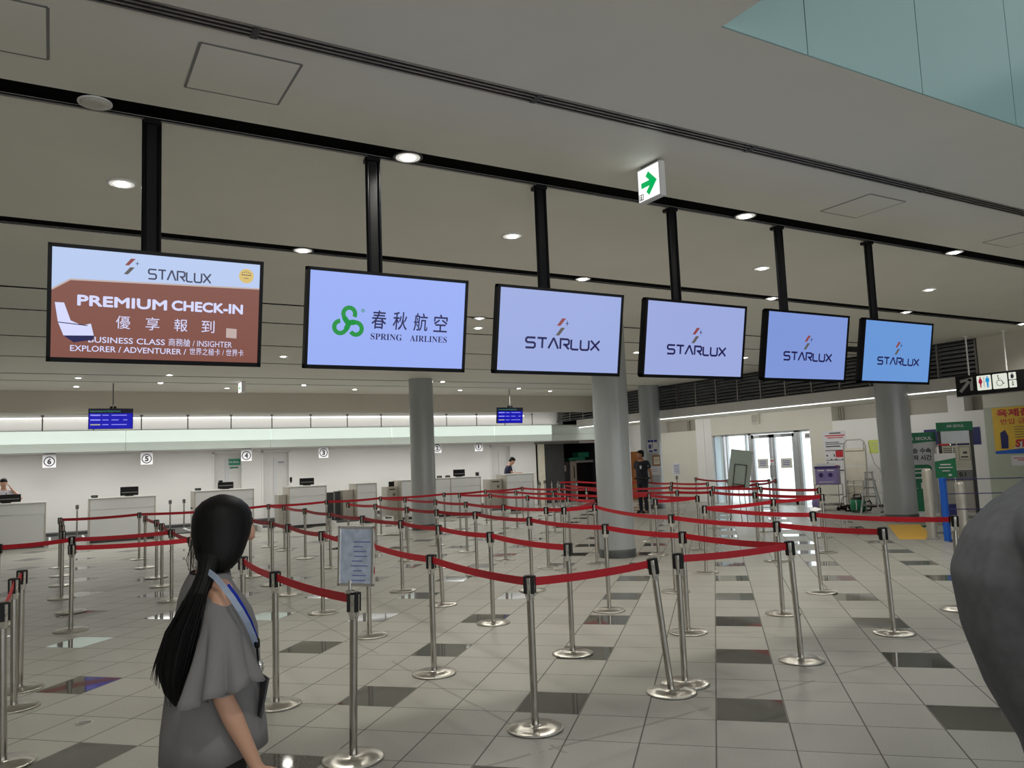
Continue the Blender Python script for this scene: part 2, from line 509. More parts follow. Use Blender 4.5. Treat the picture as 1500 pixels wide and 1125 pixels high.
# recess posts above the partitions
t = MB()
for y in (21.9, 13.2, 15.3):
    for d in (0, 0.07): t.box(20.42, y + d, 2.52, 20.5, y + d + 0.04, 2.95)
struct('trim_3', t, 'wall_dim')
# bulkheads
bk = MB().box(-12, 23.7, 3.42, 17.6, 23.85, 4.6).box(17.6, -9, 2.95, 17.75, 9.64, 4.12)
struct('wall_bulkhead', bk, 'bulkhead')
struct('wall_bulkhead_beam', MB().box(17.6, 9.64, 2.95, 17.75, 25.1, 3.2), 'wall')
struct('wall_bulkhead_core', MB().box(17.90, 9.64, 3.0, 18.0, 26.5, 4.6), 'slot_black')
# void shaft
vs_ = MB()
seams = [3.13, 3.82, 4.95, 6.1, 7.25, 8.4, 9.55, 10.7, 11.85, 13.0, 14.15, 15.3, 16.45, 17.6]
for a, b in zip(seams[:-1], seams[1:]):
    vs_.box(a + 0.004, 2.9, CZ, b - 0.004, 2.912, 9.2)
struct('wall_void', vs_, 'void_glass')
struct('wall_void_core', MB().box(3.0, 2.955, CZ + 0.13, 20.6, 3.1, 9.2).box(3.0, -9, CZ + 0.13, 3.12, 2.95, 9.2).box(17.6, -9, CZ + 0.12, 17.8, 2.9, 9.2), 'mid_grey')
# dark room behind the opening in the back wall
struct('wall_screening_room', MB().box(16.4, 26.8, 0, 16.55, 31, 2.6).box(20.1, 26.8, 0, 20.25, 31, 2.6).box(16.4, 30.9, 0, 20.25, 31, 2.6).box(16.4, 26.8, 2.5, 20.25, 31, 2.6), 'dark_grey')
t = MB()
t.box(16.5, 26.42, 2.34, 18.6, 26.5, 2.47)
struct('trim_4', t, 'mid_grey')
t = MB().box(16.62, 26.44, 0, 16.92, 26.5, 2.36)
struct('trim_5', t, 'cream')
struct('door_4', MB().box(16.92, 26.55, 0, 17.92, 26.62, 2.33), 'dark_grey')
# outside, seen through the doors
struct('ground_outside', MB().box(20.7, -20, -0.14, 90, 70, -0.02), 'grass_out')

# back-wall doors
for i, (a, b) in enumerate(doors):
    d = struct('door_%d' % (i + 1), MB().box(a, 26.68, 0, b, 26.72, 2.35), 'door_panel')
    f = MB()
    for x in (a, b - 0.05): f.box(x, 26.48, 0, x + 0.05, 26.68, 2.35)
    f.box(a, 26.48, 2.31, b, 26.68, 2.36)
    f.build('door_frame', 'wall', d)
    if i < 2:
        MB().box(a + 0.42, 26.65, 0.25, a + 0.52, 26.68, 2.12).build('glazed_strip', 'counter', d)
    else:
        h = MB().box(a + 0.06, 26.60, 0.95, a + 0.10, 26.68, 1.35).box(a + 0.06, 26.57, 0.97, a + 0.22, 26.60, 1.0)
        h.build('door_handle', 'black', d)
        MB().box(a + 0.46, 26.66, 1.2, a + 0.49, 26.68, 2.1).build('glazed_strip', 'counter', d)

# glazed entrance on the right
t = MB()
for y, wd in ((20.02, .07), (19.86, .06), (18.99, .05), (18.80, .12), (16.90, .12), (16.78, .10), (20.43, .03), (16.30, .03)):
    t.box(20.2, y - wd / 2, 0, 20.3, y + wd / 2, 2.32)
t.box(20.2, 16.28, 2.26, 20.3, 20.45, 2.32)
struct('window_1', t, 'alu')
for nm, a, b, m_ in (('window_2', 18.86, 19.83, 'door_glass'), ('window_3', 16.32, 16.73, 'door_glass'), ('window_4', 20.05, 20.42, 'frosted')):
    struct(nm, MB().box(20.245, a, 0.02, 20.255, b, 2.26), m_)
for nm, a, b in (('door_5', 17.90, 18.74), ('door_6', 16.96, 17.86)):
    f = MB()
    f.box(20.21, a, 0, 20.29, a + 0.10, 2.25).box(20.21, b - 0.10, 0, 20.29, b, 2.25).box(20.21, a, 2.14, 20.29, b, 2.25).box(20.21, a, 0, 20.29, b, 0.16)
    d = struct(nm, f, 'alu')
    g = MB().box(20.245, a + 0.1, 0.16, 20.255, b - 0.1, 2.14).build('glass_pane', 'door_glass', d)
    y0 = b - 0.15 if nm == 'door_5' else a + 0.05
    y0 = a + 0.05 if nm == 'door_5' else b - 0.05
    h = MB().cyl((20.15, y0, 0.85), (20.15, y0, 1.25), 0.015).cyl((20.15, y0, 0.9), (20.22, y0, 0.9), 0.01).cyl((20.15, y0, 1.2), (20.22, y0, 1.2), 0.01)
    h.build('door_handle', 'steel', d)
    MB().box(20.17, (a + b) / 2 - 0.3, 2.17, 20.21, (a + b) / 2 + 0.05, 2.23).build('door_closer', 'mid_grey', d)

# columns
for i, (x, y, r) in enumerate(((8.59, 19.47, .325), (8.41, 10.95, .305), (17.0, 20.05, .335), (17.02, 11.4, .36))):
    c = struct('column_%d' % (i + 1), MB().lathe([(r, 0.0), (r, CZ)], 64, Matrix.Translation((x, y, 0))), 'column')
    MB().lathe([(r + 0.012, 0.0), (r + 0.012, 0.13), (r, 0.14)], 64, Matrix.Translation((x, y, 0))).build('column_base', 'column_base', c)

# ceiling slot diffuser
d = thing('slot_diffuser', 'long grey linear air diffuser set in the ceiling above the screens', 'diffuser', (0, 4.07, CZ))
MB().box(-12, -0.06, 0.06, 17.6, 0.06, 0.1).build('back_channel', 'dark_grey', d)
m = MB()
for y in (-0.058, -0.022, 0.016, 0.052): m.box(-12, y - 0.007, -0.006, 17.6, y + 0.007, 0.05)
m.build('blade', 'slot_metal', d)
for x in (0.9, 2.66, 4.6, 6.85, 8.6): MB().box(x - 0.02, -0.06, -0.008, x + 0.02, 0.06, 0.03).build('joint', 'dark_grey', d)

# ceiling access hatches
for lb, (x0, y0, x1, y1) in (('square ceiling access hatch in the upper left of the photo, wholly in view', (0.66, 4.30, 1.21, 4.86)),
                             ('ceiling access hatch cut off by the upper left corner of the photo', (-0.62, 4.29, -0.05, 4.85)),
                             ('square ceiling access hatch beyond the arrow sign, at the right', (6.46, 4.36, 6.99, 4.90)),
                             ('ceiling access hatch farthest right, only its edge line showing', (9.3, 4.36, 9.84, 4.91))):
    h = thing('ceiling_hatch', lb, 'hatch', ((x0 + x1) / 2, (y0 + y1) / 2, CZ))
    a, b = (x1 - x0) / 2, (y1 - y0) / 2
    MB().box(-a + .008, -b + .008, -0.004, a - .008, b - .008, 0.004).build('panel', 'ceiling', h)
    m = MB()
    for s in (-1, 1):
        m.box(s * a - .008, -b, -0.003, s * a + .008, b, 0.003); m.box(-a, s * b - .008, -0.003, a, s * b + .008, 0.003)
    m.build('frame', 'mid_grey', h)

# canopy over the counters
cn = thing('counter_canopy', 'long pale lit canopy fascia running above the check-in counters', 'canopy', (0, 25.2, 0))
segs = [-12, -5.5, -2.0, 1.85, 5.95, 10.0, 14.0, 16.5, 19.3]
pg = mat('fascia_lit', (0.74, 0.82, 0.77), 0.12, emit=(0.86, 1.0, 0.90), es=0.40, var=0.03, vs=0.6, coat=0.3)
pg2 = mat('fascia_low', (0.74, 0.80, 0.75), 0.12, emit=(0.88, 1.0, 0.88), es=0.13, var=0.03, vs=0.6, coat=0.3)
for a, b in zip(segs[:-1], segs[1:]):
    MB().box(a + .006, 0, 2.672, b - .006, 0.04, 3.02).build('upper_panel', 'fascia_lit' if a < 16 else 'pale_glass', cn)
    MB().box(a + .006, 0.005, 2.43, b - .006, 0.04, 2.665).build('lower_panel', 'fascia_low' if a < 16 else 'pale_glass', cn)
MB().box(-12, 0.04, 2.425, 19.3, 0.08, 3.03).build('frame', 'mid_grey', cn)
MB().box(-12, 0.08, 2.42, 19.3, 1.28, 2.46).build('soffit', 'wall', cn)
MB().box(-12, -0.01, 3.02, 19.3, 0.09, 3.035).build('cap_rail', 'mid_grey', cn)
for x in (-5.1, -3.9, -2.7, -1.45, -0.22, 1.02, 2.25, 3.51, 4.75, 5.98, 7.21, 8.43, 9.61, 10.83, 12.05, 13.25, 14.43, 15.61, 16.81):
    MB().cyl((x, -0.05, 3.03), (x, -0.05, 3.46), 0.017, n=8).cyl((x, -0.05, 3.42), (x, -0.05, 3.46), 0.045, n=10).build('hanger_rod', 'mid_grey', cn)
tl = thing('strip_light', 'thin white light line high on the back wall above the canopy', 'light', (0, 26.40, 3.46))
MB().box(-12, -0.02, -0.015, 16.0, 0.02, 0.015).build('tube', 'tube', tl)
MB().box(-12, -0.03, 0.015, 16.0, 0.06, 0.04).build('housing', 'white', tl)
tl = thing('strip_light', 'long light line under the louvered beam above the glass doors', 'light', (17.83, 17, 2.93))
MB().box(-0.035, -7, -0.02, 0.035, 8.2, 0.0).build('tube', 'tube', tl)
MB().box(-0.06, -7.02, 0.0, 0.06, 8.22, 0.018).build('housing', 'white', tl)
area('soffit_tube', (17.86, 18.2, 2.90), (0, R(-52), 0), 0.08, 13, 40, (1, 0.99, 0.95))

# louver grille
lv = thing('ventilation_louver', 'long black air louver with pale slats above the glass doors', 'louver', (17.6, 9.64, 3.2))
m = MB()
for k in range(8):
    z = 0.05 + k * 0.095
    m.add([(0.0, 0.05, z), (0.0, 16.8, z), (0.09, 16.8, z + 0.05), (0.09, 0.05, z + 0.05), (0.0, 0.05, z + 0.016), (0.0, 16.8, z + 0.016), (0.09, 16.8, z + 0.066), (0.09, 0.05, z + 0.066)],
          [(0, 3, 2, 1), (4, 5, 6, 7), (0, 1, 5, 4), (2, 3, 7, 6), (1, 2, 6, 5), (3, 0, 4, 7)])
m.build('slat', 'mid_grey', lv)
for k in range(20): MB().box(-0.012, 0.02 + k * 0.88, 0.0, 0.1, 0.06 + k * 0.88, 0.8).build('mullion', 'slot_metal', lv)
m = MB().box(-0.015, 0, 0.78, 0.1, 16.85, 0.8).box(-0.015, 0, 0, 0.1, 16.85, 0.025)
m.build('frame', 'dark_grey', lv)

# yellow tactile strip, floor drain
ts = MB().box(0, 0, 0, 3.0, 0.62, 0.004).build('tactile_strip', 'yellow_tile', None, loc=(13.75, 8.55, 0.0))
ts.rotation_euler = (0, 0, R(38))
tag(ts, 'yellow guide strip on the floor in front of the blue fence', 'floor strip')
fd = thing('floor_lid', 'small round metal lid set in the floor at lower left', 'floor lid', (0.23, 6.39, 0))
MB().lathe([(0.06, 0), (0.06, 0.003), (0.045, 0.004)], 24).build('rim', 'base_steel', fd)
MB().lathe([(0.043, 0), (0.043, 0.0045)], 24).build('cover', 'mid_grey', fd)
# ================================================================ DISPLAYS
YS, YP = 5.03, 5.46
SW, SH, TLT = 1.19, 0.675, R(10)
def stroke_word(mb, x, z, wd, h, y, M, th):
    G = {
     'S': (0.92, [[(.92, 1), (.16, 1), (.02, .88), (.02, .64), (.16, .52), (.76, .52), (.9, .40), (.9, .13), (.76, 0), (0, 0)]]),
     'T': (0.92, [[(0, 1), (.92, 1)], [(.5, 1), (.5, 0)]]),
     'A': (0.98, [[(0, 0), (.46, 1), (.54, 1), (.98, 0)]]),
     'R': (0.90, [[(.02, 0), (.02, 1), (.74, 1), (.88, .88), (.88, .58), (.74, .45), (.30, .45)], [(.46, .45), (.9, 0)]]),
     'L': (0.78, [[(.02, 1), (.02, .12), (.16, 0), (.78, 0)]]),
     'U': (0.90, [[(.02, 1), (.02, .14), (.16, 0), (.74, 0), (.88, .14), (.88, 1)]]),
     'X': (0.92, [[(0, 1), (.92, 0)], [(0, 0), (.92, 1)]])}
    word = 'STARLUX'; gap = 0.2
    tot = sum(G[c][0] for c in word) + gap * 6
    k = wd / tot; cx = x
    for c in word:
        for ln in G[c][1]:
            mb.stroke([(cx + p[0] * k, z + p[1] * h) for p in ln], th, y, y + 0.002, M)
        cx += (G[c][0] + gap) * k
def leaf_logo(par, x, z, s, ma, mb_, mc, M):
    """two slanted bars and a small four-point star"""
    def bar(x0, z0, wd, h):
        return [(x + (x0 + p[0] * wd) * s, z + (z0 + p[1] * h) * s) for p in ((0, 0), (.28, .12), (.62, .85), (.72, 1), (1.0, 1), (.80, .86), (.46, .10), (.36, 0))]
    MB().prism(bar(0.0, .56, .62, .44), -0.002, 0, M).prism([(x + p[0] * s, z + p[1] * s) for p in ((.02, .56), (.24, .56), (.62, 1), (.36, 1))], -0.0022, 0, M).build('logo_leaf', ma, par)
    MB().prism([(x + p[0] * s, z + p[1] * s) for p in ((-.04, 0), (.20, 0), (.58, .46), (.32, .46))], -0.0022, 0, M).build('logo_leaf', mb_, par)
    st = []
    for i in range(8):
        r_ = .15 if i % 2 == 0 else .03
        st.append((x + (.72 + r_ * math.sin(i * PI / 4)) * s, z + (.72 + r_ * 1.2 * math.cos(i * PI / 4)) * s))
    MB().prism(st, -0.002, 0, M).build('logo_star', mc, par)

labs = ['hanging display with a brown premium check-in notice, first from the left', 'hanging display with a green swirl airline logo and Chinese characters',
        'hanging white-blue airline display directly right of the green swirl display', 'hanging airline display in front of the right side of the louver, fourth from left',
        'hanging airline display fifth from the left, second from the right end', 'bluest and smallest hanging airline display, at the right end of the row']
facs = ['scr_a', 'scr_b', 'scr_c', 'scr_d', 'scr_e', 'scr_f']
for i in range(6):
    xc = (0.1113, 0.4035, 0.690, 0.974, 1.264, 1.5485)[i] * YS
    d = thing('hanging_display', labs[i], 'display', (xc, YP, CZ), 0, 'check-in displays hanging in a row')
    # ceiling pole: two round tubes with a cover
    xp = (0.537, 2.058, 3.552, 5.02, 6.478, 7.95)[i] - xc
    m = MB().box(xp - 0.036, -0.022, -1.1, xp + 0.036, 0.022, 0.1)
    m.build('pole', 'black', d, 0.008)
    m = MB().cyl((xp - 0.046, -0.015, -1.0), (xp - 0.046, -0.015, 0.1), 0.014, n=10).cyl((xp + 0.046, -0.015, -1.0), (xp + 0.046, -0.015, 0.1), 0.014, n=10)
    m.build('conduit', 'black_gloss', d)
    MB().box(xp - 0.05, -0.05, -0.03, xp + 0.05, 0.05, 0.0).build('ceiling_bracket', 'black', d)
    # tilted set: local panel frame with origin at the top centre of the screen front
    zt = CAMZ + 0.2655 * YS - CZ
    Mx = Matrix.Translation((0, YS - YP, zt)) @ Matrix.Rotation(TLT, 4, 'X')
    hw = SW / 2
    b = MB()
    t_, e = 0.022, 0.02
    b.box(-hw, 0, -t_, hw, 0.05, 0, Mx).box(-hw, 0, -SH, hw, 0.05, -SH + 0.027, Mx).box(-hw, 0, -SH, -hw + t_, 0.05, 0, Mx).box(hw - t_, 0, -SH, hw, 0.05, 0, Mx)
    b.build('bezel', 'black_gloss', d)
    bk = MB().box(-hw + 0.01, 0.045, -SH + 0.01, hw - 0.01, 0.075, -0.01, Mx).box(-0.3, 0.07, -SH + 0.1, 0.3, 0.12, -0.15, Mx)
    bk.build('housing', 'black', d)
    br = MB().box(-0.22, 0.1, -0.5, 0.22, 0.14, -0.2, Mx)
    br.add([(-0.05, 0, -0.95), (0.05, 0, -0.95), (0.05, 0, -1.05), (-0.05, 0, -1.05), (-0.05, -0.32, -1.0), (0.05, -0.32, -1.0), (0.05, -0.32, -1.12), (-0.05, -0.32, -1.12)],
           [(0, 1, 5, 4), (3, 7, 6, 2), (0, 4, 7, 3), (1, 2, 6, 5), (0, 3, 2, 1), (4, 5, 6, 7)])
    br.build('wall_arm', 'black', d)
    s = MB().box(-hw + t_, 0.006, -SH + 0.027, hw - t_, 0.02, -t_, Mx).build('screen', facs[i], d)
    # picture area in u,v (0..1 from the upper left)
    W_, H_ = SW - 2 * t_, SH - t_ - 0.027
    P = lambda u, v: (-hw + t_ + u * W_, -t_ - v * H_)
    y = 0.004
    if i == 5:
        lab(MB().box(-hw - 0.10, 0.30, -0.52, -hw + 0.12, 0.55, -0.16, Mx).box(-hw + 0.05, 0.10, -0.36, -hw + 0.2, 0.34, -0.30, Mx).build('speaker_box', 'black', d, 0.006), 'black box hanging behind the display')
        MB().box(-hw - 0.12, 0.26, -0.64, -hw - 0.02, 0.40, -0.53, Mx).build('camera_head', 'white', d, 0.006)
    if i >= 2:
        u0, u1, v0, v1 = ((.205, .835, .575, .725), (.205, .825, .575, .72), (.205, .825, .585, .73), (.20, .84, .59, .73))[i - 2]
        x0, z1 = P(u0, v0); x1, z0 = P(u1, v1)
        m = MB(); stroke_word(m, x0 + .01, z0 + .008, x1 - x0 - .02, z1 - z0 - .016, y, Mx, 0.0165)
        m.build('lettering', 'scr_navy', s)
        x0, z0 = P(.455, .545)
        leaf_logo(s, x0, z0, 0.137, 'scr_rust', 'scr_olive', 'scr_navy', Mx @ Matrix.Translation((0, 0.005, 0)))
    elif i == 1:
        cx, cz = P(.238, .54); k = 0.103
        m = MB()
        for q in range(3):
            M3 = Mx @ Matrix.Translation((cx, 0, cz)) @ Matrix.Rotation(-q * 2 * PI / 3, 4, 'Y')
            arc = m.arcpts(0.03 * k, 0.62 * k, 0.40 * k, 205, -28, 18)
            pts = [(-0.02 * k, -0.06 * k), (-0.16 * k, 0.10 * k), (-0.28 * k, 0.28 * k)] + arc
            m.stroke(pts, 0.285 * k, y, y + 0.002, M3)
            m.prism([(0, 0), (-0.36 * k, .12 * k), (-0.40 * k, 0.42 * k), (-0.12 * k, 0.42 * k), (0.02 * k, 0.22 * k), (.22 * k, .10 * k)], y, y + 0.002, M3)
        m.build('logo_swirl', 'scr_green', s)
        m = MB(); rx, rz = P(.325, .395)
        m.stroke(m.arcpts(rx, rz, 0.010, 0, 345, 16), 0.004, y, y + 0.002, Mx, True)
        write(m, 'R', rx - 0.004, rz - 0.005, 0.008, 0.010, y, Mx)
        m.build('registered_mark', 'scr_green', s)
        for ch, u in zip('春秋航空', (.378, .515, .652, .788)):
            m = MB(); x0, z0 = P(u, .585); write(m, ch, x0, z0, 0.108, 0.128, y, Mx, bold=0.009, shear=0.04)
            m.build('character', 'scr_navy', s)
        m = MB(); bs = lambda w_: ''.join(chr(0x1D400 + ord(c) - 65) for c in w_)
        x0, z0 = P(.378, .705); x1, _ = P(.58, .7); write(m, bs('SPRING'), x0, z0, x1 - x0, 0.044, y, Mx)
        x0, z0 = P(.633, .705); x1, _ = P(.885, .7); write(m, bs('AIRLINES'), x0, z0, x1 - x0, 0.044, y, Mx)
        m.build('lettering', 'scr_navy', s)
    else:
        pol = [P(0, .385), P(.08, .285), P(1, .245), P(1, 1), P(0, 1)]
        MB().prism(pol, y, y + 0.001, Mx).build('brown_field', 'scr_brown', s)
        MB().stroke([P(0.0, .385), P(.08, .285), P(1, .245)], 0.009, y - .001, y, Mx).build('field_edge', 'scr_edge', s)
        x0, z0 = P(.435, .225); x1, z1 = P(.742, .135)
        m = MB(); stroke_word(m, x0, z0, x1 - x0, z1 - z0, y, Mx, 0.0095); m.build('lettering', 'scr_slate', s)
        x0, z0 = P(.322, .20)
        leaf_logo(s, x0, z0, 0.094, 'scr_rust', 'scr_olive', 'scr_slate', Mx @ Matrix.Translation((0, 0.004, 0)))
        x0, z0 = P(.928, .125); MB().disc(x0, z0, 0.045, y, y + 0.001, 28, Mx).build('gold_seal', 'scr_gold', s)
        m = MB()
        for q in range(5): m.rect(x0 - .028 + q * .012, z0 + .016 + .004 * (2 - abs(q - 2)), x0 - .022 + q * .012, z0 + .022 + .004 * (2 - abs(q - 2)), y - .001, y, Mx)
        m.rect(x0 - .03, z0 + .004, x0 + .03, z0 + .009, y - .001, y, Mx).rect(x0 - .014, z0 - .016, x0 + .014, z0 - .012, y - .001, y, Mx)
        m.build('seal_marks', 'scr_olive', s)
        yy = y - 0.0012
        def line(name, txt, u0, u1, v0, v1, bold=0.0, fat=0.0):
            m = MB(); x0, z0 = P(u0, v1); x1, z1 = P(u1, v0)
            write(m, txt, x0, z0, x1 - x0, z1 - z0, yy, Mx, bold, fat=fat); m.build(name, 'scr_white', s)
        line('lettering', 'PREMIUM', .115, .525, .425, .515, 0, .0034); line('lettering', 'CHECK-IN', .553, .912, .42, .51, 0, .0034)
        for ch, u in zip('優享報到', (.288, .427, .565, .702)):
            m = MB(); x0, z0 = P(u, .715); write(m, ch, x0, z0, 0.076, 0.076, yy, Mx)
            m.build('character', 'scr_white', s)
        line('lettering', 'BUSINESS CLASS', .165, .522, .80, .855, 0.008); line('lettering', '商務艙 / INSIGHTER', .54, .862, .785, .86)
        line('lettering', 'EXPLORER / ADVENTURER /', .085, .628, .885, .94, 0.008); line('lettering', '世界之極卡 / 世界卡', .645, .925, .87, .94)
        # airline seat and small desk of the artwork, without figures
        m = MB(); m.prism([P(.015, .50), P(.055, .50), P(.085, .66), P(.135, .70), P(.175, .68), P(.19, .80), P(.10, .85), P(.055, .80), P(.03, .68)], yy, yy + .001, Mx)
        m.build('seat_artwork', 'scr_white', s)
        m = MB(); m.prism([P(.055, .80), P(.19, .79), P(.185, .83), P(.10, .86)], yy - .001, yy, Mx).stroke([P(.03, .68), P(.16, .70)], 0.005, yy - .001, yy, Mx); m.build('seat_shadow_artwork', 'scr_navy', s)
        m = MB(); m.prism([P(.83, .66), P(.885, .665), P(.885, .76), P(.83, .755)], yy, yy + .001, Mx); m.build('desk_artwork', 'scr_edge', s)

# arrow exit sign
s = thing('exit_sign', 'glowing white box sign with a green arrow hanging from the ceiling', 'exit sign', (4.06, 4.64, CZ))
MB().box(-0.0, -0.135, -0.30, 0.055, 0.135, -0.02).build('housing', 'white', s, 0.004)
MB().box(0.01, -0.1, -0.02, 0.045, 0.1, 0.0).build('ceiling_mount', 'mid_grey', s)
Ms = frame((-0.004, 0.0, 0), (0, -1, 0), (1, 0, 0), (0, 0, 1))
f = MB().rect(-0.122, -0.288, 0.122, -0.033, 0, 0.003, Ms).build('face', 'sign_white', s)
a = MB()
a.stroke([(-0.085, -0.165), (0.07, -0.165)], 0.044, -0.002, 0, Ms)
a.stroke([(-0.012, -0.085), (0.068, -0.165), (-0.012, -0.245)], 0.046, -0.002, 0, Ms)
a.build('arrow', 'sign_green', f)
a = MB().stroke([(-0.112, -0.235), (-0.112, -0.278), (-0.068, -0.278), (-0.068, -0.235)], 0.005, -0.002, 0, Ms, True)
a.disc(-0.088, -0.243, 0.005, -0.002, 0, 10, Ms).stroke([(-0.09, -0.25), (-0.092, -0.262), (-0.085, -0.275)], 0.007, -0.002, 0, Ms).stroke([(-0.092, -0.262), (-0.102, -0.272)], 0.006, -0.002, 0, Ms).stroke([(-0.102, -0.252), (-0.08, -0.256)], 0.005, -0.002, 0, Ms)
a.build('running_figure', 'ink', f)
s = thing('exit_sign', 'tiny distant box sign under the ceiling left of the grey columns', 'exit sign', (4.17, 20.9, CZ))
MB().box(0, -0.2, -0.28, 0.1, 0.2, 0).build('housing', 'white', s)
f = MB().box(-0.005, -0.19, -0.27, 0.0, 0.19, -0.02).build('face', 'sign_white', s)
MB().stroke([(-0.1, -0.16), (0.1, -0.16)], 0.04, -0.002, 0, frame((-0.006, 0, 0), (0, -1, 0), (1, 0, 0), (0, 0, 1))).build('arrow', 'sign_green', f)

# restroom sign
s = thing('restroom_sign', 'black hanging restroom sign with arrow and toilet pictograms', 'sign', (17.0, 8.9, CZ))
for y in (0.66, -0.12):
    MB().cyl((0.05, y, -0.86), (0.05, y, 0), 0.016, n=10).cyl((0.05, y, -0.02), (0.05, y, 0), 0.05, n=12).build('rod', 'white', s)
MB().box(0, -1.25, -1.285, 0.1, 0.94, -0.85).build('panel', 'black', s, 0.004)
MB().box(-0.004, -1.25, -1.30, 0.104, 0.94, -1.285).build('bottom_rail', 'slot_metal', s)
Ms = frame((-0.002, 0.94, -1.285), (0, -1, 0), (1, 0, 0), (0, 0, 1))
a = MB(); a.stroke([(0.09, 0.09), (0.33, 0.34)], 0.065, -0.002, 0, Ms).stroke([(0.10, 0.315), (0.345, 0.35), (0.335, 0.10)], 0.062, -0.002, 0, Ms)
lab(a.build('arrow', 'sign_grey', s), 'grey arrow pointing up to the right')
def rrect(x0, z0, x1, z1, r):
    p = []
    for cx, cz, a0 in ((x1 - r, z1 - r, 0), (x0 + r, z1 - r, 90), (x0 + r, z0 + r, 180), (x1 - r, z0 + r, 270)):
        p += [(cx + r * math.cos(R(a0 + k * 30)), cz + r * math.sin(R(a0 + k * 30))) for k in range(4)]
    return p
t1 = MB().prism(rrect(0.46, 0.085, 0.755, 0.395, .02), -0.003, 0, Ms).build('toilet_tile', 'sign_white_soft', s)
t2 = MB().prism(rrect(0.785, 0.085, 1.08, 0.395, .02), -0.003, 0, Ms).build('wheelchair_tile', 'sign_white_soft', s)
t3 = MB().prism(rrect(1.11, 0.25, 1.255, 0.395, .012), -0.003, 0, Ms).build('nursing_tile', 'sign_white_soft', s)
t4 = MB().prism(rrect(1.11, 0.085, 1.255, 0.235, .012), -0.003, 0, Ms).build('baby_tile', 'sign_white_soft', s)
a = MB().disc(.535, .355, .016, -.005, -.003, 14, Ms).prism([(.515, .335), (.555, .335), (.578, .26), (.55, .215), (.545, .14), (.525, .14), (.52, .215), (.492, .26)], -.005, -.003, Ms)
a.build('woman_pictogram', 'sign_crimson', t1)
MB().rect(.604, .14, .611, .36, -.005, -.003, Ms).build('divider', 'ink', t1)
a = MB().disc(.68, .355, .016, -.005, -.003, 14, Ms).prism([(.645, .335), (.715, .335), (.72, .25), (.70, .25), (.698, .13), (.683, .13), (.68, .2), (.677, .13), (.662, .13), (.66, .25), (.64, .25)], -.005, -.003, Ms)
a.build('man_pictogram', 'sign_sky', t1)
a = MB().disc(.90, .352, .014, -.005, -.003, 14, Ms).stroke([(.90, .335), (.905, .255), (.965, .255), (.995, .185), (1.03, .195)], 0.012, -.005, -.003, Ms).stroke([(.903, .30), (.95, .30)], 0.010, -.005, -.003, Ms)
a.stroke(a.arcpts(.925, .205, .062, 130, 385, 20), 0.010, -.005, -.003, Ms)
a.build('wheelchair_pictogram', 'ink', t2)
a = MB().disc(1.18, .372, .012, -.005, -.003, 12, Ms).prism([(1.155, .355), (1.205, .355), (1.215, .30), (1.19, .27), (1.16, .27), (1.148, .30)], -.005, -.003, Ms); a.build('nursing_pictogram', 'ink', t3)
a = MB().disc(1.182, .205, .012, -.005, -.003, 12, Ms).prism([(1.155, .165), (1.18, .19), (1.21, .165)], -.005, -.003, Ms).rect(1.165, .125, 1.20, .150, -.005, -.003, Ms); a.build('baby_pictogram', 'ink', t4)

# flight information monitors over the counters
def fids(x, y, rz, lb, wd=0.98, h=0.50, z=3.36):
    d = thing('flight_monitor', lb, 'monitor', (x, y, CZ), rz)
    MB().cyl((0.05, 0.12, -0.55), (0.05, 0.12, -0.002), 0.016, n=8).build('rod', 'mid_grey', d)
    MB().box(-0.02, 0.06, z - CZ - 0.02, 0.04, 0.16, z - CZ + 0.06).box(0.06, 0.06, z - CZ - 0.02, 0.12, 0.16, z - CZ + 0.06).build('bracket', 'black', d)
    Mx = Matrix.Translation((0, 0, z - CZ)) @ Matrix.Rotation(R(7), 4, 'X')
    MB().box(-wd / 2, 0, -h, wd / 2, 0.07, 0, Mx).build('housing', 'black', d)
    s = MB().rect(-wd / 2 + .012, -h + .012, wd / 2 - .012, -.012, -0.003, 0, Mx).build('screen', 'scr_blue', d)
    MB().rect(-wd / 2 + .012, -0.115, wd / 2 - .012, -.012, -0.005, -0.003, Mx).build('header', 'scr_header', s)
    m = MB(); write(m, 'International Departure', -wd / 2 + .04, -0.095, .66, .055, -0.006, Mx); m.build('lettering', 'scr_mint', s)
    for k in range(3):
        zz = -0.15 - k * 0.115
        MB().rect(-wd / 2 + .045, zz - .026, -wd / 2 + .26, zz + .004, -0.005, -0.003, Mx).build('airline_bar', 'scr_lav' if k < 2 else 'scr_yel', s)
        m = MB().rect(-wd / 2 + .30, zz - .02, -wd / 2 + .44, zz - .002, -0.005, -0.003, Mx).rect(-wd / 2 + .50, zz - .02, -wd / 2 + (.84, .66, .84)[k], zz - .002, -0.005, -0.003, Mx)
        if k == 1: m.rect(-wd / 2 + .76, zz - .02, -wd / 2 + .85, zz - .002, -0.005, -0.003, Mx)
        m.build('text_row', 'scr_lav', s)
fids(1.25, 21.5, 0, 'blue flight information monitor hanging below the premium check-in display')
fids(12.55, 21.5, R(0), 'blue flight information monitor hanging between the two nearest grey columns', wd=0.93, h=0.50, z=3.40)

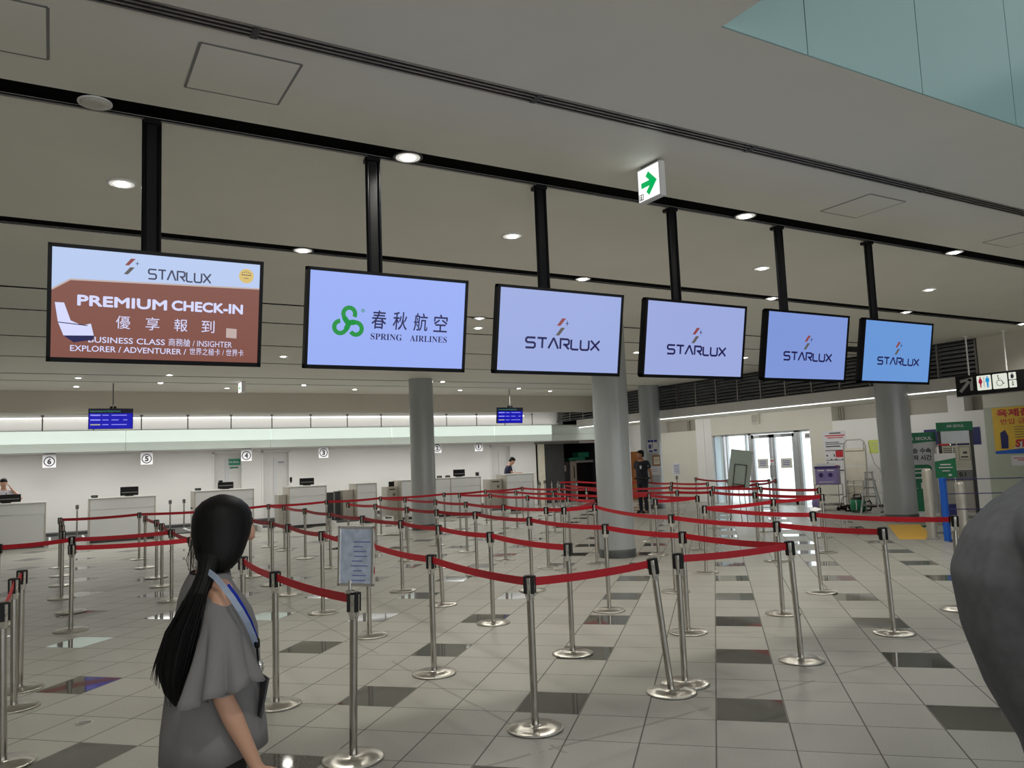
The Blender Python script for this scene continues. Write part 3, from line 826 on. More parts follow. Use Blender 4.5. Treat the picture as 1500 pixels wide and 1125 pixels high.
# downlights
def downlight(x, y, lb, kind, r=0.10, p=11.0):
    d = thing('downlight', lb, 'ceiling light', (x, y, CZ), 0, 'round downlights in the ceiling')
    MB().lathe([(r * 1.12, 0.0), (r * 1.12, -0.008), (r, -0.010), (r * 0.86, 0.002)], 28).build('trim_ring', 'white' if kind != 'slot' else 'dark_grey', d)
    if kind == 'off':
        MB().lathe([(r * 0.97, -0.004), (r * 0.97, -0.012), (r * .5, -0.016)], 28).build('lens', 'lamp_off', d)
        return d
    MB().lathe([(r * 0.92, -0.010), (r * 0.92, -0.005)], 28).build('reflector', 'lamp_soft', d)
    MB().lathe([(r * 0.50, -0.016), (r * 0.50, -0.011)], 20).build('lens', 'lamp', d)
    l = bpy.data.lights.new('downlight_lamp', 'SPOT'); l.energy = p * 7; l.color = (1, 0.975, 0.875); l.spot_size = R(150); l.spot_blend = 0.9; l.shadow_soft_size = 0.09
    o = bpy.data.objects.new('downlight_lamp', l); COL.objects.link(o); o.parent = d; o.location = (0, 0, -0.03)
    return d
DL = [(0.2, 5.31, 'unlit round white downlight in the black slot above the premium check-in display', 'off'),
 (2.29, 5.31, 'bright downlight in the nearest black slot above the green swirl display', 'slot'),
 (5.86, 5.31, 'bright downlight in the nearest black slot right of the arrow sign', 'slot'),
 (9.41, 5.31, 'bright downlight at the right end of the nearest black slot', 'slot'),
 (0.45, 6.75, 'downlight in the wide ceiling panel left of the first display pole', 'panel'),
 (4.07, 6.8, 'downlight in the wide ceiling panel left of the third display pole', 'panel'),
 (7.74, 6.8, 'downlight in the wide ceiling panel left of the fifth display pole', 'panel'),
 (11.29, 6.8, 'downlight in the wide ceiling panel above the rightmost display', 'panel'),
 (2.27, 8.12, 'bright downlight in the second black slot between first and second displays', 'slot'),
 (5.9, 8.12, 'bright downlight in the second black slot above the third display', 'slot'),
 (9.41, 8.12, 'bright downlight in the second black slot above the fifth display', 'slot'),
 (12.75, 8.12, 'bright downlight in the second black slot above the rightmost display', 'slot'),
 (16.5, 8.12, 'downlight in the second black slot at the right edge of the photo', 'slot'),
 (5.9, 10.98, 'small downlight in the third ceiling slot between second and third displays', 'slot'),
 (6.31, 11.8, 'oval-looking downlight at the left edge of the third display', 'panel'),
 (7.73, 13.58, 'downlight low beside the lower left of the third display', 'panel'),
 (11.22, 13.55, 'downlight seen between the third and fourth displays', 'panel'),
 (14.6, 13.55, 'downlight seen between the fourth and fifth displays', 'panel'),
 (4.05, 16.02, 'downlight seen between the lower parts of the first and second displays', 'panel'),
 (8.0, 16.1, 'downlight hidden low behind the second display', 'panel'),
 (12.3, 16.1, 'downlight hidden low behind the third and fourth displays', 'panel'),
 (2.34, 19.62, 'far downlight under the right part of the premium check-in display, upper of two', 'panel'),
 (2.34, 21.33, 'far downlight in a thin slot under the premium check-in display', 'slot'),
 (0.51, 20.55, 'far downlight under the left part of the premium check-in display, upper of two', 'panel'),
 (0.52, 22.5, 'far downlight above the left flight monitor, lower of two', 'panel'),
 (4.13, 22.4, 'far downlight beside the tiny distant box sign', 'panel'),
 (5.94, 21.33, 'far downlight in a thin slot below the second display', 'slot'),
 (7.72, 22.3, 'far downlight below the middle of the second display', 'panel'),
 (9.45, 19.9, 'far downlight right of the top of the leftmost grey column', 'slot'),
 (11.09, 22.1, 'far downlight between the leftmost grey column and the right flight monitor', 'panel'),
 (12.79, 21.33, 'far downlight in a thin slot above the right flight monitor', 'slot'),
 (14.4, 22.0, 'far downlight just left of the widest grey column', 'panel')]
for x, y, lb, k in DL:
    downlight(x, y, lb, k, 0.10 if k != 'off' else 0.088)
# unseen downlights of the same fitting, added for their light behind and left of camera
for x in (-8, -4, 0.5): downlight(x, 0.5, 'unseen added downlight behind the photographer', 'panel')
for x in (-7.5, -3.5): 
    for y in (6.8, 13.5, 20): downlight(x, y, 'unseen added downlight out of view at the left', 'panel')
# ================================================================ BARRIER POSTS
PH = 0.95
POSTS = {'R1a': (0.17, 17.68, 0), 'R1b': (1.58, 17.93, 0), 'R1d': (4.25, 18.25, 0), 'R1e': (5.68, 18.59, 0), 'R1f': (7.11, 18.78, 0), 'R1g': (8.92, 18.9, 0), 'R1h': (10.33, 19.22, 0), 'R1i': (11.88, 19.85, 0), 'R1j': (11.8, 17.76, 0), 'Ba': (0.18, 16.15, 0), 'Bb': (0.17, 14.7, 0), 'Bc': (0.16, 13.1, 0), 'Ca': (0.25, 11.68, 0), 'Cb': (0.22, 10.28, 0), 'E1': (1.53, 16.23, 0), 'E2': (1.54, 14.49, 0), 'E3': (1.49, 13.31, 0), 'E4': (1.43, 11.69, 0), 'F1': (1.45, 10.06, 0), 'G1': (-0.21, 7.15, -0.019), 'G2': (-0.19, 7.74, 0), 'H1': (-0.22, 5.79, -0.023), 'M0': (1.46, 7.23, 0), 'M1': (1.43, 5.96, 0), 'M2': (1.54, 4.6, 0.022), 'N0': (2.81, 13.33, 0), 'N1': (2.87, 12.12, 0), 'N2': (2.83, 11.03, 0), 'N3': (2.79, 9.33, 0), 'N4': (2.78, 7.73, 0), 'N5': (2.7, 6.01, 0), 'N6': (2.66, 4.4, 0), 'N7': (3.84, 4.46, -0.086), 'O1': (4.31, 17.11, 0), 'O2': (4.22, 15.2, 0), 'O3': (4.16, 13.43, 0), 'O4': (4.14, 11.72, 0), 'O5': (4.13, 10.15, 0), 'O6': (4.1, 8.82, -0.021), 'O7': (4.04, 7.45, 0), 'O8': (3.94, 5.84, 0), 'Q1': (5.54, 16.58, 0), 'Q2': (5.64, 15.18, 0), 'Q3': (5.54, 13.31, 0), 'Q4': (5.53, 11.98, -0.02), 'Q5': (5.6, 10.78, 0), 'Q6': (5.45, 8.95, 0), 'Q7': (5.35, 7.17, 0), 'Q8': (5.25, 5.81, 0), 'Q9': (5.23, 4.48, -0.03), 'Q10': (4.06, 4.56, 0), 'S1': (7.13, 17.24, 0), 'S2': (7.02, 15.31, 0), 'S3': (6.93, 13.72, 0), 'S4': (6.81, 12.03, 0), 'S5': (6.77, 10.6, 0), 'S6': (6.87, 10.29, 0.025), 'S7': (7.60, 10.45, 0), 'S8': (6.7, 7.6, 0), 'S9': (6.59, 5.84, 0), 'S10': (6.61, 4.6, -0.025), 'T1': (8.84, 17.84, 0), 'T2': (9.07, 16.65, 0), 'T3': (8.87, 14.61, 0), 'T4': (8.96, 13.19, 0), 'T5': (8.6, 11.76, 0), 'W1': (10.25, 17.44, 0), 'W2': (10.12, 15.5, 0), 'W3': (11.76, 16.48, 0), 'V1': (15.63, 24.93, 0), 'V2': (15.84, 24.82, 0), 'V3': (15.74, 24.2, 0), 'V4': (15.79, 23.9, 0), 'V5': (15.24, 22.95, 0), 'V6': (15.76, 22.64, 0), 'V7': (13.32, 19.78, 0), 'X1': (15.79, 18.96, 0), 'X2': (10.3, 12.3, 0), 'X3': (9.0, 10.59, 0), 'X4': (14.98, 16.89, 0), 'X5': (12.95, 14.64, 0), 'X6': (11.37, 12.67, 0), 'X7': (19.24, 21.4, 0), 'Y1': (18.06, 19.2, 0), 'Y2': (16.67, 16.42, 0), 'Y3': (14.93, 15.45, 0), 'Y4': (13.12, 13.4, 0), 'Y5': (11.55, 11.85, 0), 'Y6': (9.99, 10.61, 0), 'Y7': (8.09, 8.51, 0.037), 'Z1': (16.64, 14.9, 0), 'Z2': (16.84, 14.85, 0), 'Z3': (14.77, 13.6, 0), 'Z4': (13.09, 11.96, 0), 'Z5': (11.17, 10.36, 0), 'Z6': (9.67, 8.63, 0.019), 'Z7': (12.88, 10.31, 0), 'Z8': (11.03, 8.78, 0), 'Z9': (7.89, 6.39, -0.034), 'Z10': (8.03, 4.83, 0.034), 'L1': (-0.52, 11.23, 0), 'A1': (0.66, 25.6, 0), 'A2': (3.08, 25.55, 0), 'A3': (3.47, 25.6, 0), 'A4': (14.5, 23.05, 0)}
BELTS = '''L1-Ca R1a-R1b R1b-R1d R1d-R1e R1e-R1f R1f-R1g R1g-R1h R1h-R1i R1i-R1j R1a-Ba Ba-Bb Bb-Bc Ca-E4 Cb-F1 E1-E2 E2-E3 E3-E4 E4-F1 F1-M0 M0-M1 M1-M2
N0-N1 N1-N2 N2-N3 N3-N4 N4-N5 N5-N6 N6-N7 R1d-O1 O1-O2 O2-O3 O3-O4 O4-O5 O5-O6 O6-O7 O7-O8 Q1-Q2 Q2-Q3 Q3-Q4 Q4-Q5 Q5-Q6 Q6-Q7 Q7-Q8 Q8-Q9 Q9-Q10
R1f-S1 S1-S2 S2-S3 S3-S4 S4-S5 S5-S6 S6-S7 S7-S8 S8-S9 S9-S10 T1-T2 T2-T3 T3-T4 T4-T5 S6-T5 R1h-W1 W1-W2 W2-X2 R1j-W3 W3-X6 V5-V6 V6-X1 V7-X5 X1-X4 X4-Y3 X5-Y4 Y4-Z4 Z4-Z7 X6-Y5 Y5-Z5 Z5-Z8 Z6-Z8 Y7-Z6 X2-Y6 X3-Y6 Y7-Z9 Z9-Z10 Y4-Z3 Z3-Z2 Y1-Y2 Y2-Z1 G2-G1 G1-H1'''.split()

proto = {}
def make_post():
    r = bpy.data.objects.new('barrier_post', None); COL.objects.link(r)
    MB().lathe([(0.170, 0.0), (0.178, 0.004), (0.178, 0.011), (0.170, 0.015), (0.09, 0.0195), (0.036, 0.023), (0.030, 0.027)], 40).build('base', 'base_steel', r)
    MB().lathe([(0.0235, 0.022), (0.0235, 0.80)], 18).build('pole', 'steel', r)
    h = MB().lathe([(0.0245, 0.795), (0.027, 0.80), (0.027, 0.815), (0.0335, 0.822), (0.0335, 0.943)], 20).build('head', 'chrome', r)
    c = MB()
    for k in range(4):
        a = k * PI / 2 + PI / 4
        c.box(-0.0125, 0.020, 0.838, 0.0125, 0.040, 0.946, Matrix.Rotation(a, 4, 'Z'))
    c.lathe([(0.036, 0.938), (0.036, 0.948), (0.030, 0.951)], 20)
    c.build('cassette', 'black', h)
    return r
P0 = make_post()
PO = {}
NEAR = lambda k: math.hypot(POSTS[k][0], POSTS[k][1]) < 14
for k, (x, y, lean) in POSTS.items():
    o = P0 if not PO else copy_tree(P0)
    o.location = (x, y, 0)
    PO[k] = o
for k, o in PO.items():
    lean = POSTS[k][2]
    d = [e for e in BELTS if k in e.split('-')]
    if d:
        a, b = d[0].split('-'); q = b if a == k else a
        yaw = math.atan2(POSTS[q][1] - POSTS[k][1], POSTS[q][0] - POSTS[k][0])
    else:
        yaw = 0.4
    for ch in o.children:
        nm = ch.name.split('.')[0]
        rx = ry = 0
        if nm in ('pole', 'head') and lean:
            tx, ty = rgt.x * lean, rgt.y * lean
            rx, ry = -ty / PH, tx / PH
        ch.rotation_euler = (Matrix.Rotation(math.hypot(rx, ry), 4, Vector((rx, ry, 0))) @ Matrix.Rotation(yaw + PI / 4, 4, 'Z')).to_euler() if nm == 'head' and lean else ((rx, ry, 0) if nm == 'pole' else (0, 0, yaw + (PI / 4 if nm == 'head' else 0)))
def top_of(k):
    x, y, l = POSTS[k]
    return Vector((x + rgt.x * l, y + rgt.y * l, 0.908))
for e in BELTS:
    a, b = e.split('-')
    p, q = top_of(a), top_of(b); d = (q - p); L = d.length; dh = d.normalized(); nrm = Vector((-dh.y, dh.x, 0))
    p = p + dh * 0.034; q = q - dh * 0.034; L -= 0.068
    sag = 0.012 * L; n = 10; rings = []
    for i in range(n + 1):
        t = i / n
        c = p.lerp(q, t); c.z -= sag * 4 * t * (1 - t)
        tw = 0.0016
        rings.append([tuple(c + nrm * tw + Vector((0, 0, 0.0265))), tuple(c + nrm * tw - Vector((0, 0, 0.0265))), tuple(c - nrm * tw - Vector((0, 0, 0.0265))), tuple(c - nrm * tw + Vector((0, 0, 0.0265)))])
    o0 = Vector((POSTS[a][0], POSTS[a][1], 0))
    rings = [[tuple(Vector(v) - o0) for v in r] for r in rings]
    bl = MB().loft(rings, True, smooth=False).build('belt', 'belt', PO[a])
    if NEAR(a) or NEAR(b):
        M_ = frame(tuple(q - o0), tuple(dh), tuple(nrm), (0, 0, 1))
        MB().box(-0.016, -0.008, -0.034, 0.012, 0.008, 0.034, M_).build('belt_clip', 'black', bl)

# sign plate on the nearest sign post
ORD = 'first second third fourth fifth sixth seventh eighth ninth tenth eleventh twelfth'.split()
LB = {
 'H1': 'nearest chrome barrier post, cut off by the left photo edge',
 'G1': 'front one of the two close-set barrier posts at the left photo edge',
 'G2': 'rear one of the two close-set barrier posts at the left photo edge',
 'L1': 'barrier post whose head only just shows at the left photo edge, by the counters',
 'M2': 'chrome barrier post with the framed notice on top, beside the ponytailed woman',
 'M1': 'barrier post just right of the ponytailed woman, standing on its full base',
 'M0': 'barrier post peeking out behind the right side of the woman\'s neck',
 'F1': 'barrier post hidden behind the woman\'s head where two left belts meet',
 'N6': 'nearest full barrier post at the bottom centre, where the belt turns a corner',
 'N7': 'leaning barrier post, left one of the pair whose bases touch',
 'Q10': 'upright barrier post, right one of the pair whose bases touch',
 'Q9': 'barrier post at the corner just right of the leaning pair',
 'S10': 'barrier post ending the right belt, alone on the open floor near the right man',
 'O8': 'barrier post ending a belt behind and right of the nearest full post',
 'Z10': 'barrier post just left of the right man\'s grey shoulder',
 'Z9': 'barrier post with a bent paper card on its top, right of centre',
 'X7': 'far barrier post carrying a small paper notice, against the beige wall',
 'A1': 'far bare post without belt between the two leftmost check-in counters',
 'A2': 'bare post without belt left of the woman\'s head, left one of two',
 'A3': 'bare post without belt left of the woman\'s head, right one of two',
 'A4': 'far bare post without belt in front of the counter where a man writes',
}
LINES = [('from the left in the belt row beside the check-in counters', 'R1a R1b R1d R1e R1f R1g R1h R1i R1j'),
 ('from the front in the stacked-up leftmost line', 'Cb Ca Bc Bb Ba'),
 ('from the front in the short line left of the woman', 'E4 E3 E2 E1'),
 ('counting from the woman\'s ear toward the nearest full post', 'N0 N1 N2 N3 N4 N5'),
 ('from the front in the belt line just behind the framed notice', 'O7 O6 O5 O4 O3 O2 O1'),
 ('from the front in the belt line ending at the leaning pair', 'Q8 Q7 Q6 Q5 Q4 Q3 Q2 Q1'),
 ('from the right in the belt line crossing the widest column', 'S9 S8 S7 S6 S5 S4 S3 S2 S1'),
 ('from the front in the far line between two grey columns', 'T5 T4 T3 T2 T1'),
 ('from the front in the farthest line left of the widest column', 'W3 W2 W1'),
 ('from the left among those before the dark screening doorway', 'V1 V2 V3 V4 V5 V7 V6'),
 ('from the front between the widest column and beige wall', 'X3 X2 X6 X5 X4 X1'),
 ('from the front in the belt line before the easel', 'Y7 Y6 Y5 Y4 Y3 Y2 Y1'),
 ('from the front among those before the glass doors', 'Z6 Z8 Z5 Z7 Z4 Z3 Z2 Z1')]
for ph, ks in LINES:
    for i, k in enumerate(ks.split()):
        LB[k] = '%s barrier post %s' % (ORD[i], ph)
for k, o in PO.items():
    o.name = 'barrier_post'
    tag(o, LB[k], 'barrier post', 'chrome barrier posts with red belts')

# framed notice on the sign post
s = PO['M2']
Ms = frame((0.0, 0.0, 0.0), (rgt.x, rgt.y, 0), (fwd.x, fwd.y, 0), (0, 0, 1)) @ Matrix.Rotation(R(2), 4, 'Y') @ Matrix.Rotation(R(-8), 4, 'Z')
m = MB().cyl((0, 0, 0.94), (0, 0, 1.02), 0.012, n=12).lathe([(0.033, 0.945), (0.028, 0.962), (0.013, 0.966)], 18); m.build('sign_stem', 'chrome', s)
f = MB()
w_, z0, z1 = 0.112, 0.985, 1.335
for a in (-1, 1): f.box(min(a * w_, a * (w_ - .017)), -0.014, z0, max(a * w_, a * (w_ - .017)), 0.014, z1, Ms)
f.box(-w_, -0.014, z0, w_, 0.014, z0 + .017, Ms).box(-w_, -0.014, z1 - .017, w_, 0.014, z1, Ms).box(-w_ + .004, 0.004, z0 + .01, w_ - .004, 0.012, z1 - .01, Ms)
fr = f.build('sign_frame', 'chrome', s, 0.003)
g = MB().rect(-w_ + .015, z0 + .015, w_ - .015, z1 - .015, -0.006, 0.004, Ms).build('notice_sheet', 'foil', s)
m = MB()
rng = random.Random(3)
for i in range(9):
    zz = z0 + 0.03 + i * 0.028
    x0 = -0.03 + rng.random() * .02; m.rect(x0, zz, x0 + 0.05 + rng.random() * .06, zz + 0.006, -0.0075, -0.006, Ms)
lab(m.build('print', 'faint_ink', g), 'faint printed lines on the notice')
# paper on the far sign post
s = PO['X7']
MB().cyl((0, 0, .94), (0, 0, 1.0), .01, n=8).build('sign_stem', 'steel', s)
Mf = frame((0, 0, 0), (rgt.x, rgt.y, 0), (fwd.x, fwd.y, 0), (0, 0, 1))
g = MB().rect(-0.13, 1.0, 0.13, 1.40, -0.006, 0.006, Mf).build('paper_notice', 'white_paper', s)
m = MB()
for i in range(6): m.rect(-0.1, 1.05 + i * 0.055, 0.1, 1.07 + i * .055, -0.009, -0.006, Mf)
m.build('print', 'scr_slate', g)
# bent card on a post top
s = PO['Z9']
MB().add([(-.055, -.05, .952), (.055, -.05, .972), (.055, .05, .992), (-.055, .05, .966), (-.055, -.05, .957), (.055, -.05, .977), (.055, .05, .997), (-.055, .05, .971)],
         [(3, 2, 1, 0), (4, 5, 6, 7), (0, 1, 5, 4), (1, 2, 6, 5), (2, 3, 7, 6), (3, 0, 4, 7)]).build('paper_card', 'white_paper', s)
# ================================================================ CHECK-IN COUNTERS
CY = 23.4
def counter(x0, x1, h, lb, seams=()):
    xm = (x0 + x1) / 2; a = (x1 - x0) / 2
    c = thing('check_in_counter', lb, 'counter', (xm, CY, 0), 0, 'white check-in counters along the back wall')
    MB().box(-a + .03, 0.01, 0.08, a - .03, 0.03, h - 0.30).build('lower_panel', 'counter', c)
    MB().box(-a + .03, 0.0, h - 0.295, a - .03, 0.03, h - 0.03).build('upper_panel', 'counter', c)
    for q in (-a, a - .03): MB().box(q, 0.0, 0.0, q + .03, 0.7, h - .02).build('side_frame', 'counter_steel', c)
    for s_ in seams: MB().box(s_ - xm - .012, -0.005, 0, s_ - xm + .012, 0.03, h - .02).build('joint_strip', 'counter_steel', c)
    MB().box(-a - .01, -0.02, h - .03, a + .01, 0.30, h).build('ledge', 'counter_top', c, 0.006)
    MB().box(-a, 0.3, 0.72, a, 0.75, 0.76).build('work_top', 'counter_top', c)
    MB().box(-a + .03, 0.03, 0.0, a - .03, 0.06, 0.09).build('plinth', 'dark_grey', c)
    return c
counter(-2.2, -0.09, 1.145, 'check-in counter under the card numbered six, at the left photo edge')
counter(0.87, 2.46, 1.17, 'check-in counter under the card numbered five, left of the woman')
counter(3.44, 5.04, 1.23, 'check-in counter under the card numbered four, behind the woman\'s head')
counter(6.03, 7.16, 1.22, 'check-in counter under the card numbered three, with a monitor and a small bottle')
counter(8.09, 8.75, 1.22, 'narrow check-in counter standing alone between dark gates and a grey column')
counter(9.55, 10.55, 1.25, 'check-in counter partly hidden by the leftmost grey column')
counter(10.62, 12.41, 1.26, 'check-in counter under the card numbered one, just right of the leftmost grey column', seams=(11.29,))
counter(13.38, 14.48, 1.28, 'check-in counter where a man in navy stands writing')

def kiosk(x0, x1, h, lb, screen=False, hole=False):
    c = thing('card_reader_pedestal', lb, 'pedestal', ((x0 + x1) / 2, CY + .25, 0), 0, 'beige pedestals beside the counters')
    a = (x1 - x0) / 2
    MB().box(-a, 0, 0.0, a, 0.5, h).build('body', 'counter_steel', c, 0.004)
    if screen: MB().box(-a * .4, 0.1, h, a * .6, 0.14, h + 0.16).build('display', 'black', c)
    if hole:
        MB().disc(a * .3, h - .25, 0.05, -0.012, 0, 16).build('dial', 'steel', c)
        MB().rect(-a * .6, h - .10, a * .5, h - .07, -0.008, 0).build('slot', 'black', c)
    return c
kiosk(5.80, 6.02, 0.98, 'beige pedestal touching the left side of the counter under the card numbered three')
kiosk(7.74, 8.07, 1.02, 'beige pedestal touching the left side of the narrow lone counter')
kiosk(9.18, 9.54, 1.05, 'beige pedestal with small black display left of the leftmost grey column', True, True)
kiosk(12.88, 13.36, 1.12, 'beige pedestal with card slot left of the man in navy', False, True)
g = thing('staff_gate', 'dark double gate between the counter under the card numbered three and the narrow counter', 'gate', (7.45, CY + .45, 0))
MB().box(-0.26, 0, 0.10, 0.06, 0.04, 0.97).build('leaf', 'dark_grey', g)
MB().box(0.12, 0, 0.10, 0.28, 0.04, 0.99).build('leaf', 'dark_grey', g)
MB().box(0.075, -0.01, 0.0, 0.105, 0.05, 1.0).build('post', 'slot_metal', g)
def conveyor(x0, x1, lb, y0=CY - .35, h=0.16):
    c = thing('baggage_conveyor', lb, 'conveyor', ((x0 + x1) / 2, y0, 0), 0, 'low baggage conveyors between counters')
    a = (x1 - x0) / 2
    m = MB().box(-a, 0, 0, -a + .05, 1.6, h).box(a - .05, 0, 0, a, 1.6, h).box(-a, -0.02, 0, a, 0.02, h - .06)
    m.build('frame', 'white', c)
    MB().box(-a + .05, 0.02, 0.0, a - .05, 1.6, h - .03).build('belt_bed', 'dark_grey', c)
conveyor(-0.02, 0.80, 'low baggage conveyor right of the counter under the card numbered six')
conveyor(2.6, 3.36, 'low baggage conveyor left of the woman\'s head')
conveyor(5.15, 5.74, 'low baggage conveyor just right of the woman\'s head')
conveyor(7.22, 8.02, 'low baggage conveyor in front of the dark double gate', CY - .55)
conveyor(8.82, 9.14, 'narrow baggage conveyor left of the pedestal with small display')
conveyor(12.46, 13.30, 'low baggage conveyor left of the counter where a man writes')
b = thing('transport_belt', 'long low dark belt along the foot of the back wall', 'conveyor', (4, 25.9, 0))
MB().box(-12, 0, 0, 11.5, 0.5, 0.18).build('belt_bed', 'dark_grey', b)
MB().box(-12, -0.03, 0, 11.5, 0.0, 0.10).build('frame', 'mid_grey', b)

def monitor(x, z, lb, wd=0.44, h=0.25, rz=0):
    d = thing('counter_monitor', lb, 'monitor', (x, CY + .17, z), rz, 'black monitors seen from behind on the counters')
    MB().box(-wd / 2, 0.0, 0.02, wd / 2, 0.035, h).build('housing', 'black', d, 0.006)
    MB().box(-wd / 2 + .03, -0.004, 0.09, wd / 2 - .03, 0.0, 0.11).build('vent', 'mid_grey', d)
    MB().box(-0.1, -0.02, 0.0, 0.1, 0.1, 0.02).build('stand', 'black', d)
monitor(-0.95, 1.145, 'black monitor in front of the clerk at the left photo edge', 0.62, 0.215)
monitor(1.83, 1.17, 'black monitor on the counter under the card numbered five')
monitor(4.30, 1.23, 'black monitor on the counter under the card numbered four, above the woman\'s head', 0.42, 0.20)
monitor(6.62, 1.22, 'black monitor on the counter under the card numbered three', 0.43, 0.22)
monitor(11.70, 1.26, 'black monitor on the counter right of the leftmost grey column', 0.42, 0.24)
def handset(x, z, lb):
    d = thing('desk_phone', lb, 'phone', (x, CY + .12, z), 0)
    MB().box(-0.07, -0.06, 0, 0.07, 0.06, 0.03).build('body', 'black', d, 0.006)
    MB().tube([(-0.08, 0, 0.03), (-0.06, 0, 0.05), (0.06, 0, 0.05), (0.08, 0, 0.03)], 0.018, 8).build('handset', 'black', d)
handset(1.0, 1.17, 'small black phone at the left end of the counter under the card numbered five')
handset(3.55, 1.23, 'small black phone at the left end of the counter under the card numbered four')
handset(10.95, 1.26, 'small black phone nearest the leftmost grey column')
handset(11.25, 1.26, 'small black phone second from the leftmost grey column')
d = thing('spray_bottle', 'small white bottle with black top on the counter under the card numbered three', 'bottle', (6.13, CY + .12, 1.22))
MB().lathe([(0.045, 0), (0.05, 0.02), (0.05, 0.07), (0.02, 0.10)], 16).build('bottle', 'white', d)
MB().lathe([(0.022, 0.10), (0.022, 0.14), (0.035, 0.15), (0.035, 0.26), (0.015, 0.27)], 16).build('pump', 'black', d)
d = thing('camera_stalk', 'short black camera block behind the monitor under the card numbered four', 'camera', (4.20, CY + .4, 0.76))
MB().cyl((0, 0, 0), (0, 0, 0.62), 0.015, n=8).build('stalk', 'black', d)
MB().box(-.05, -.04, .6, .05, .04, .72).build('block', 'black', d)

# counter numbers
for n, x, z, y in ((6, -0.04, 2.09, 24.9), (5, 2.40, 2.09, 24.9), (4, 5.20, 2.10, 24.9), (3, 7.62, 2.12, 24.9), (2, 11.66, 2.17, 24.9), (1, 13.3, 2.19, 24.9)):
    k = 24.9 / 23.4
    s = thing('number_sign', 'white card with circled number %d hanging under the canopy' % n, 'sign', (x * 1.0135, 25.5, z + .105), 0, 'numbered cards under the canopy')
    MB().rect(-0.16, -0.17, 0.16, 0.20, -0.003, 0.003).build('card', 'white_paper', s)
    m = MB().stroke(MB().arcpts(0, 0.0, 0.125, 0, 352, 26), 0.026, -0.006, -0.003, None, True)
    m.build('ring', 'ink', s)
    m = MB(); write(m, str(n), -0.05 if n > 1 else -0.032, -0.08, 0.10 if n > 1 else 0.055, 0.16, -0.006, None, 0.05); m.build('numeral', 'ink', s)
    m = MB().rect(-0.15, 0.20, 0.15, 0.235, -0.012, 0.012)
    for q in (-.1, .1): m.rect(q - .012, .235, q + .012, 0.30, -0.006, 0.006)
    m.build('clip', 'mid_grey', s)

# door notices
s = thing('door_notice', 'green and white airline notice on the left of the two back-wall doors', 'notice', (5.12, 26.655, 2.03))
MB().rect(-0.21, -0.10, 0.21, 0.10, -0.004, 0.004).build('green_plate', 'teal_sign', s)
m = MB(); write(m, 'AIR SEOUL', -0.16, -0.03, 0.32, 0.055, -0.007, None, 0.02); m.build('lettering', 'white', s)
m = MB().rect(-0.13, -0.20, 0.13, -0.16, -0.004, 0.004); m.build('small_plate', 'green', s)
s = thing('door_notice', 'small white notice on the right one of the two back-wall doors', 'notice', (6.62, 26.655, 1.97))
MB().rect(-0.14, -0.09, 0.14, 0.06, -0.004, 0.004).build('sheet', 'white_paper', s)
MB().rect(-0.09, -0.02, 0.09, 0.02, -0.006, -0.004).build('print', 'mid_grey', s)
s = thing('wall_switch', 'small dark intercom plate on the back wall by the single door', 'switch', (13.9, 26.49, 1.25))
MB().rect(-0.07, -0.1, 0.07, 0.1, -0.02, 0.005).build('plate', 'dark_grey', s, 0.004)
MB().rect(-0.03, -0.05, 0.03, 0.05, -0.026, -0.02).build('button_panel', 'black', s)

# x-ray scanner in the dark room
s = thing('xray_scanner', 'baggage x-ray scanner with dark curtain inside the dark doorway', 'scanner', (19.2, 27.6, 0))
MB().box(-0.95, 0, 0.0, -0.3, 0.8, 1.62).build('cabinet', 'dark_grey', s, 0.02)
MB().box(-0.30, -0.05, 0.0, 0.02, 0.8, 1.62).build('side_panel', 'counter_steel', s, 0.02)
MB().box(-0.14, -0.06, 0.9, -0.10, -0.05, 1.4).build('slot', 'black', s)
m = MB()
for k in range(9): m.box(0.05 + k * .09, 0, 0.2, 0.13 + k * .09, 0.02, 1.52)
m.build('curtain', 'black', s)
MB().box(0.02, -0.04, 1.54, 0.95, 0.8, 1.64).build('top_rail', 'alu', s)
MB().rect(-0.82, 1.2, -0.5, 1.45, -0.01, 0).build('label_plate', 'alu', s)
s = thing('tray_stack', 'green plastic trays lying on top of the x-ray scanner', 'tray', (19.5, 27.9, 1.64))
MB().box(-0.55, -0.2, 0, 0.3, 0.3, 0.12).build('lower_tray', 'teal_sign', s, 0.02)
MB().box(-0.05, -0.2, 0.12, 0.5, 0.3, 0.34).build('upper_tray', 'teal_sign', s, 0.02)

# ================================================================ RIGHT-HAND WALL
def wallframe(y, z, x=20.09):
    return frame((x, y, z), (0, -1, 0), (1, 0, 0), (0, 0, 1))
def sheet(name, lb, cat, y0, y1, z0, z1, m_, x=20.095, marks=None, mm='ink'):
    """flat notice on the right wall; y0 > y1 (left to right)"""
    s = thing(name, lb, cat, (x, (y0 + y1) / 2, (z0 + z1) / 2), R(-90))
    a, b = abs(y0 - y1) / 2, (z1 - z0) / 2
    p = MB().rect(-a, -b, a, b, -0.004, 0.004).build('sheet', m_, s)
    if marks:
        q = MB()
        for u0, v0, u1, v1 in marks: q.rect(-a + 2 * a * u0, -b + 2 * b * v0, -a + 2 * a * u1, -b + 2 * b * v1, -0.007, -0.004)
        q.build('print', mm, p)
    return s, p, a, b
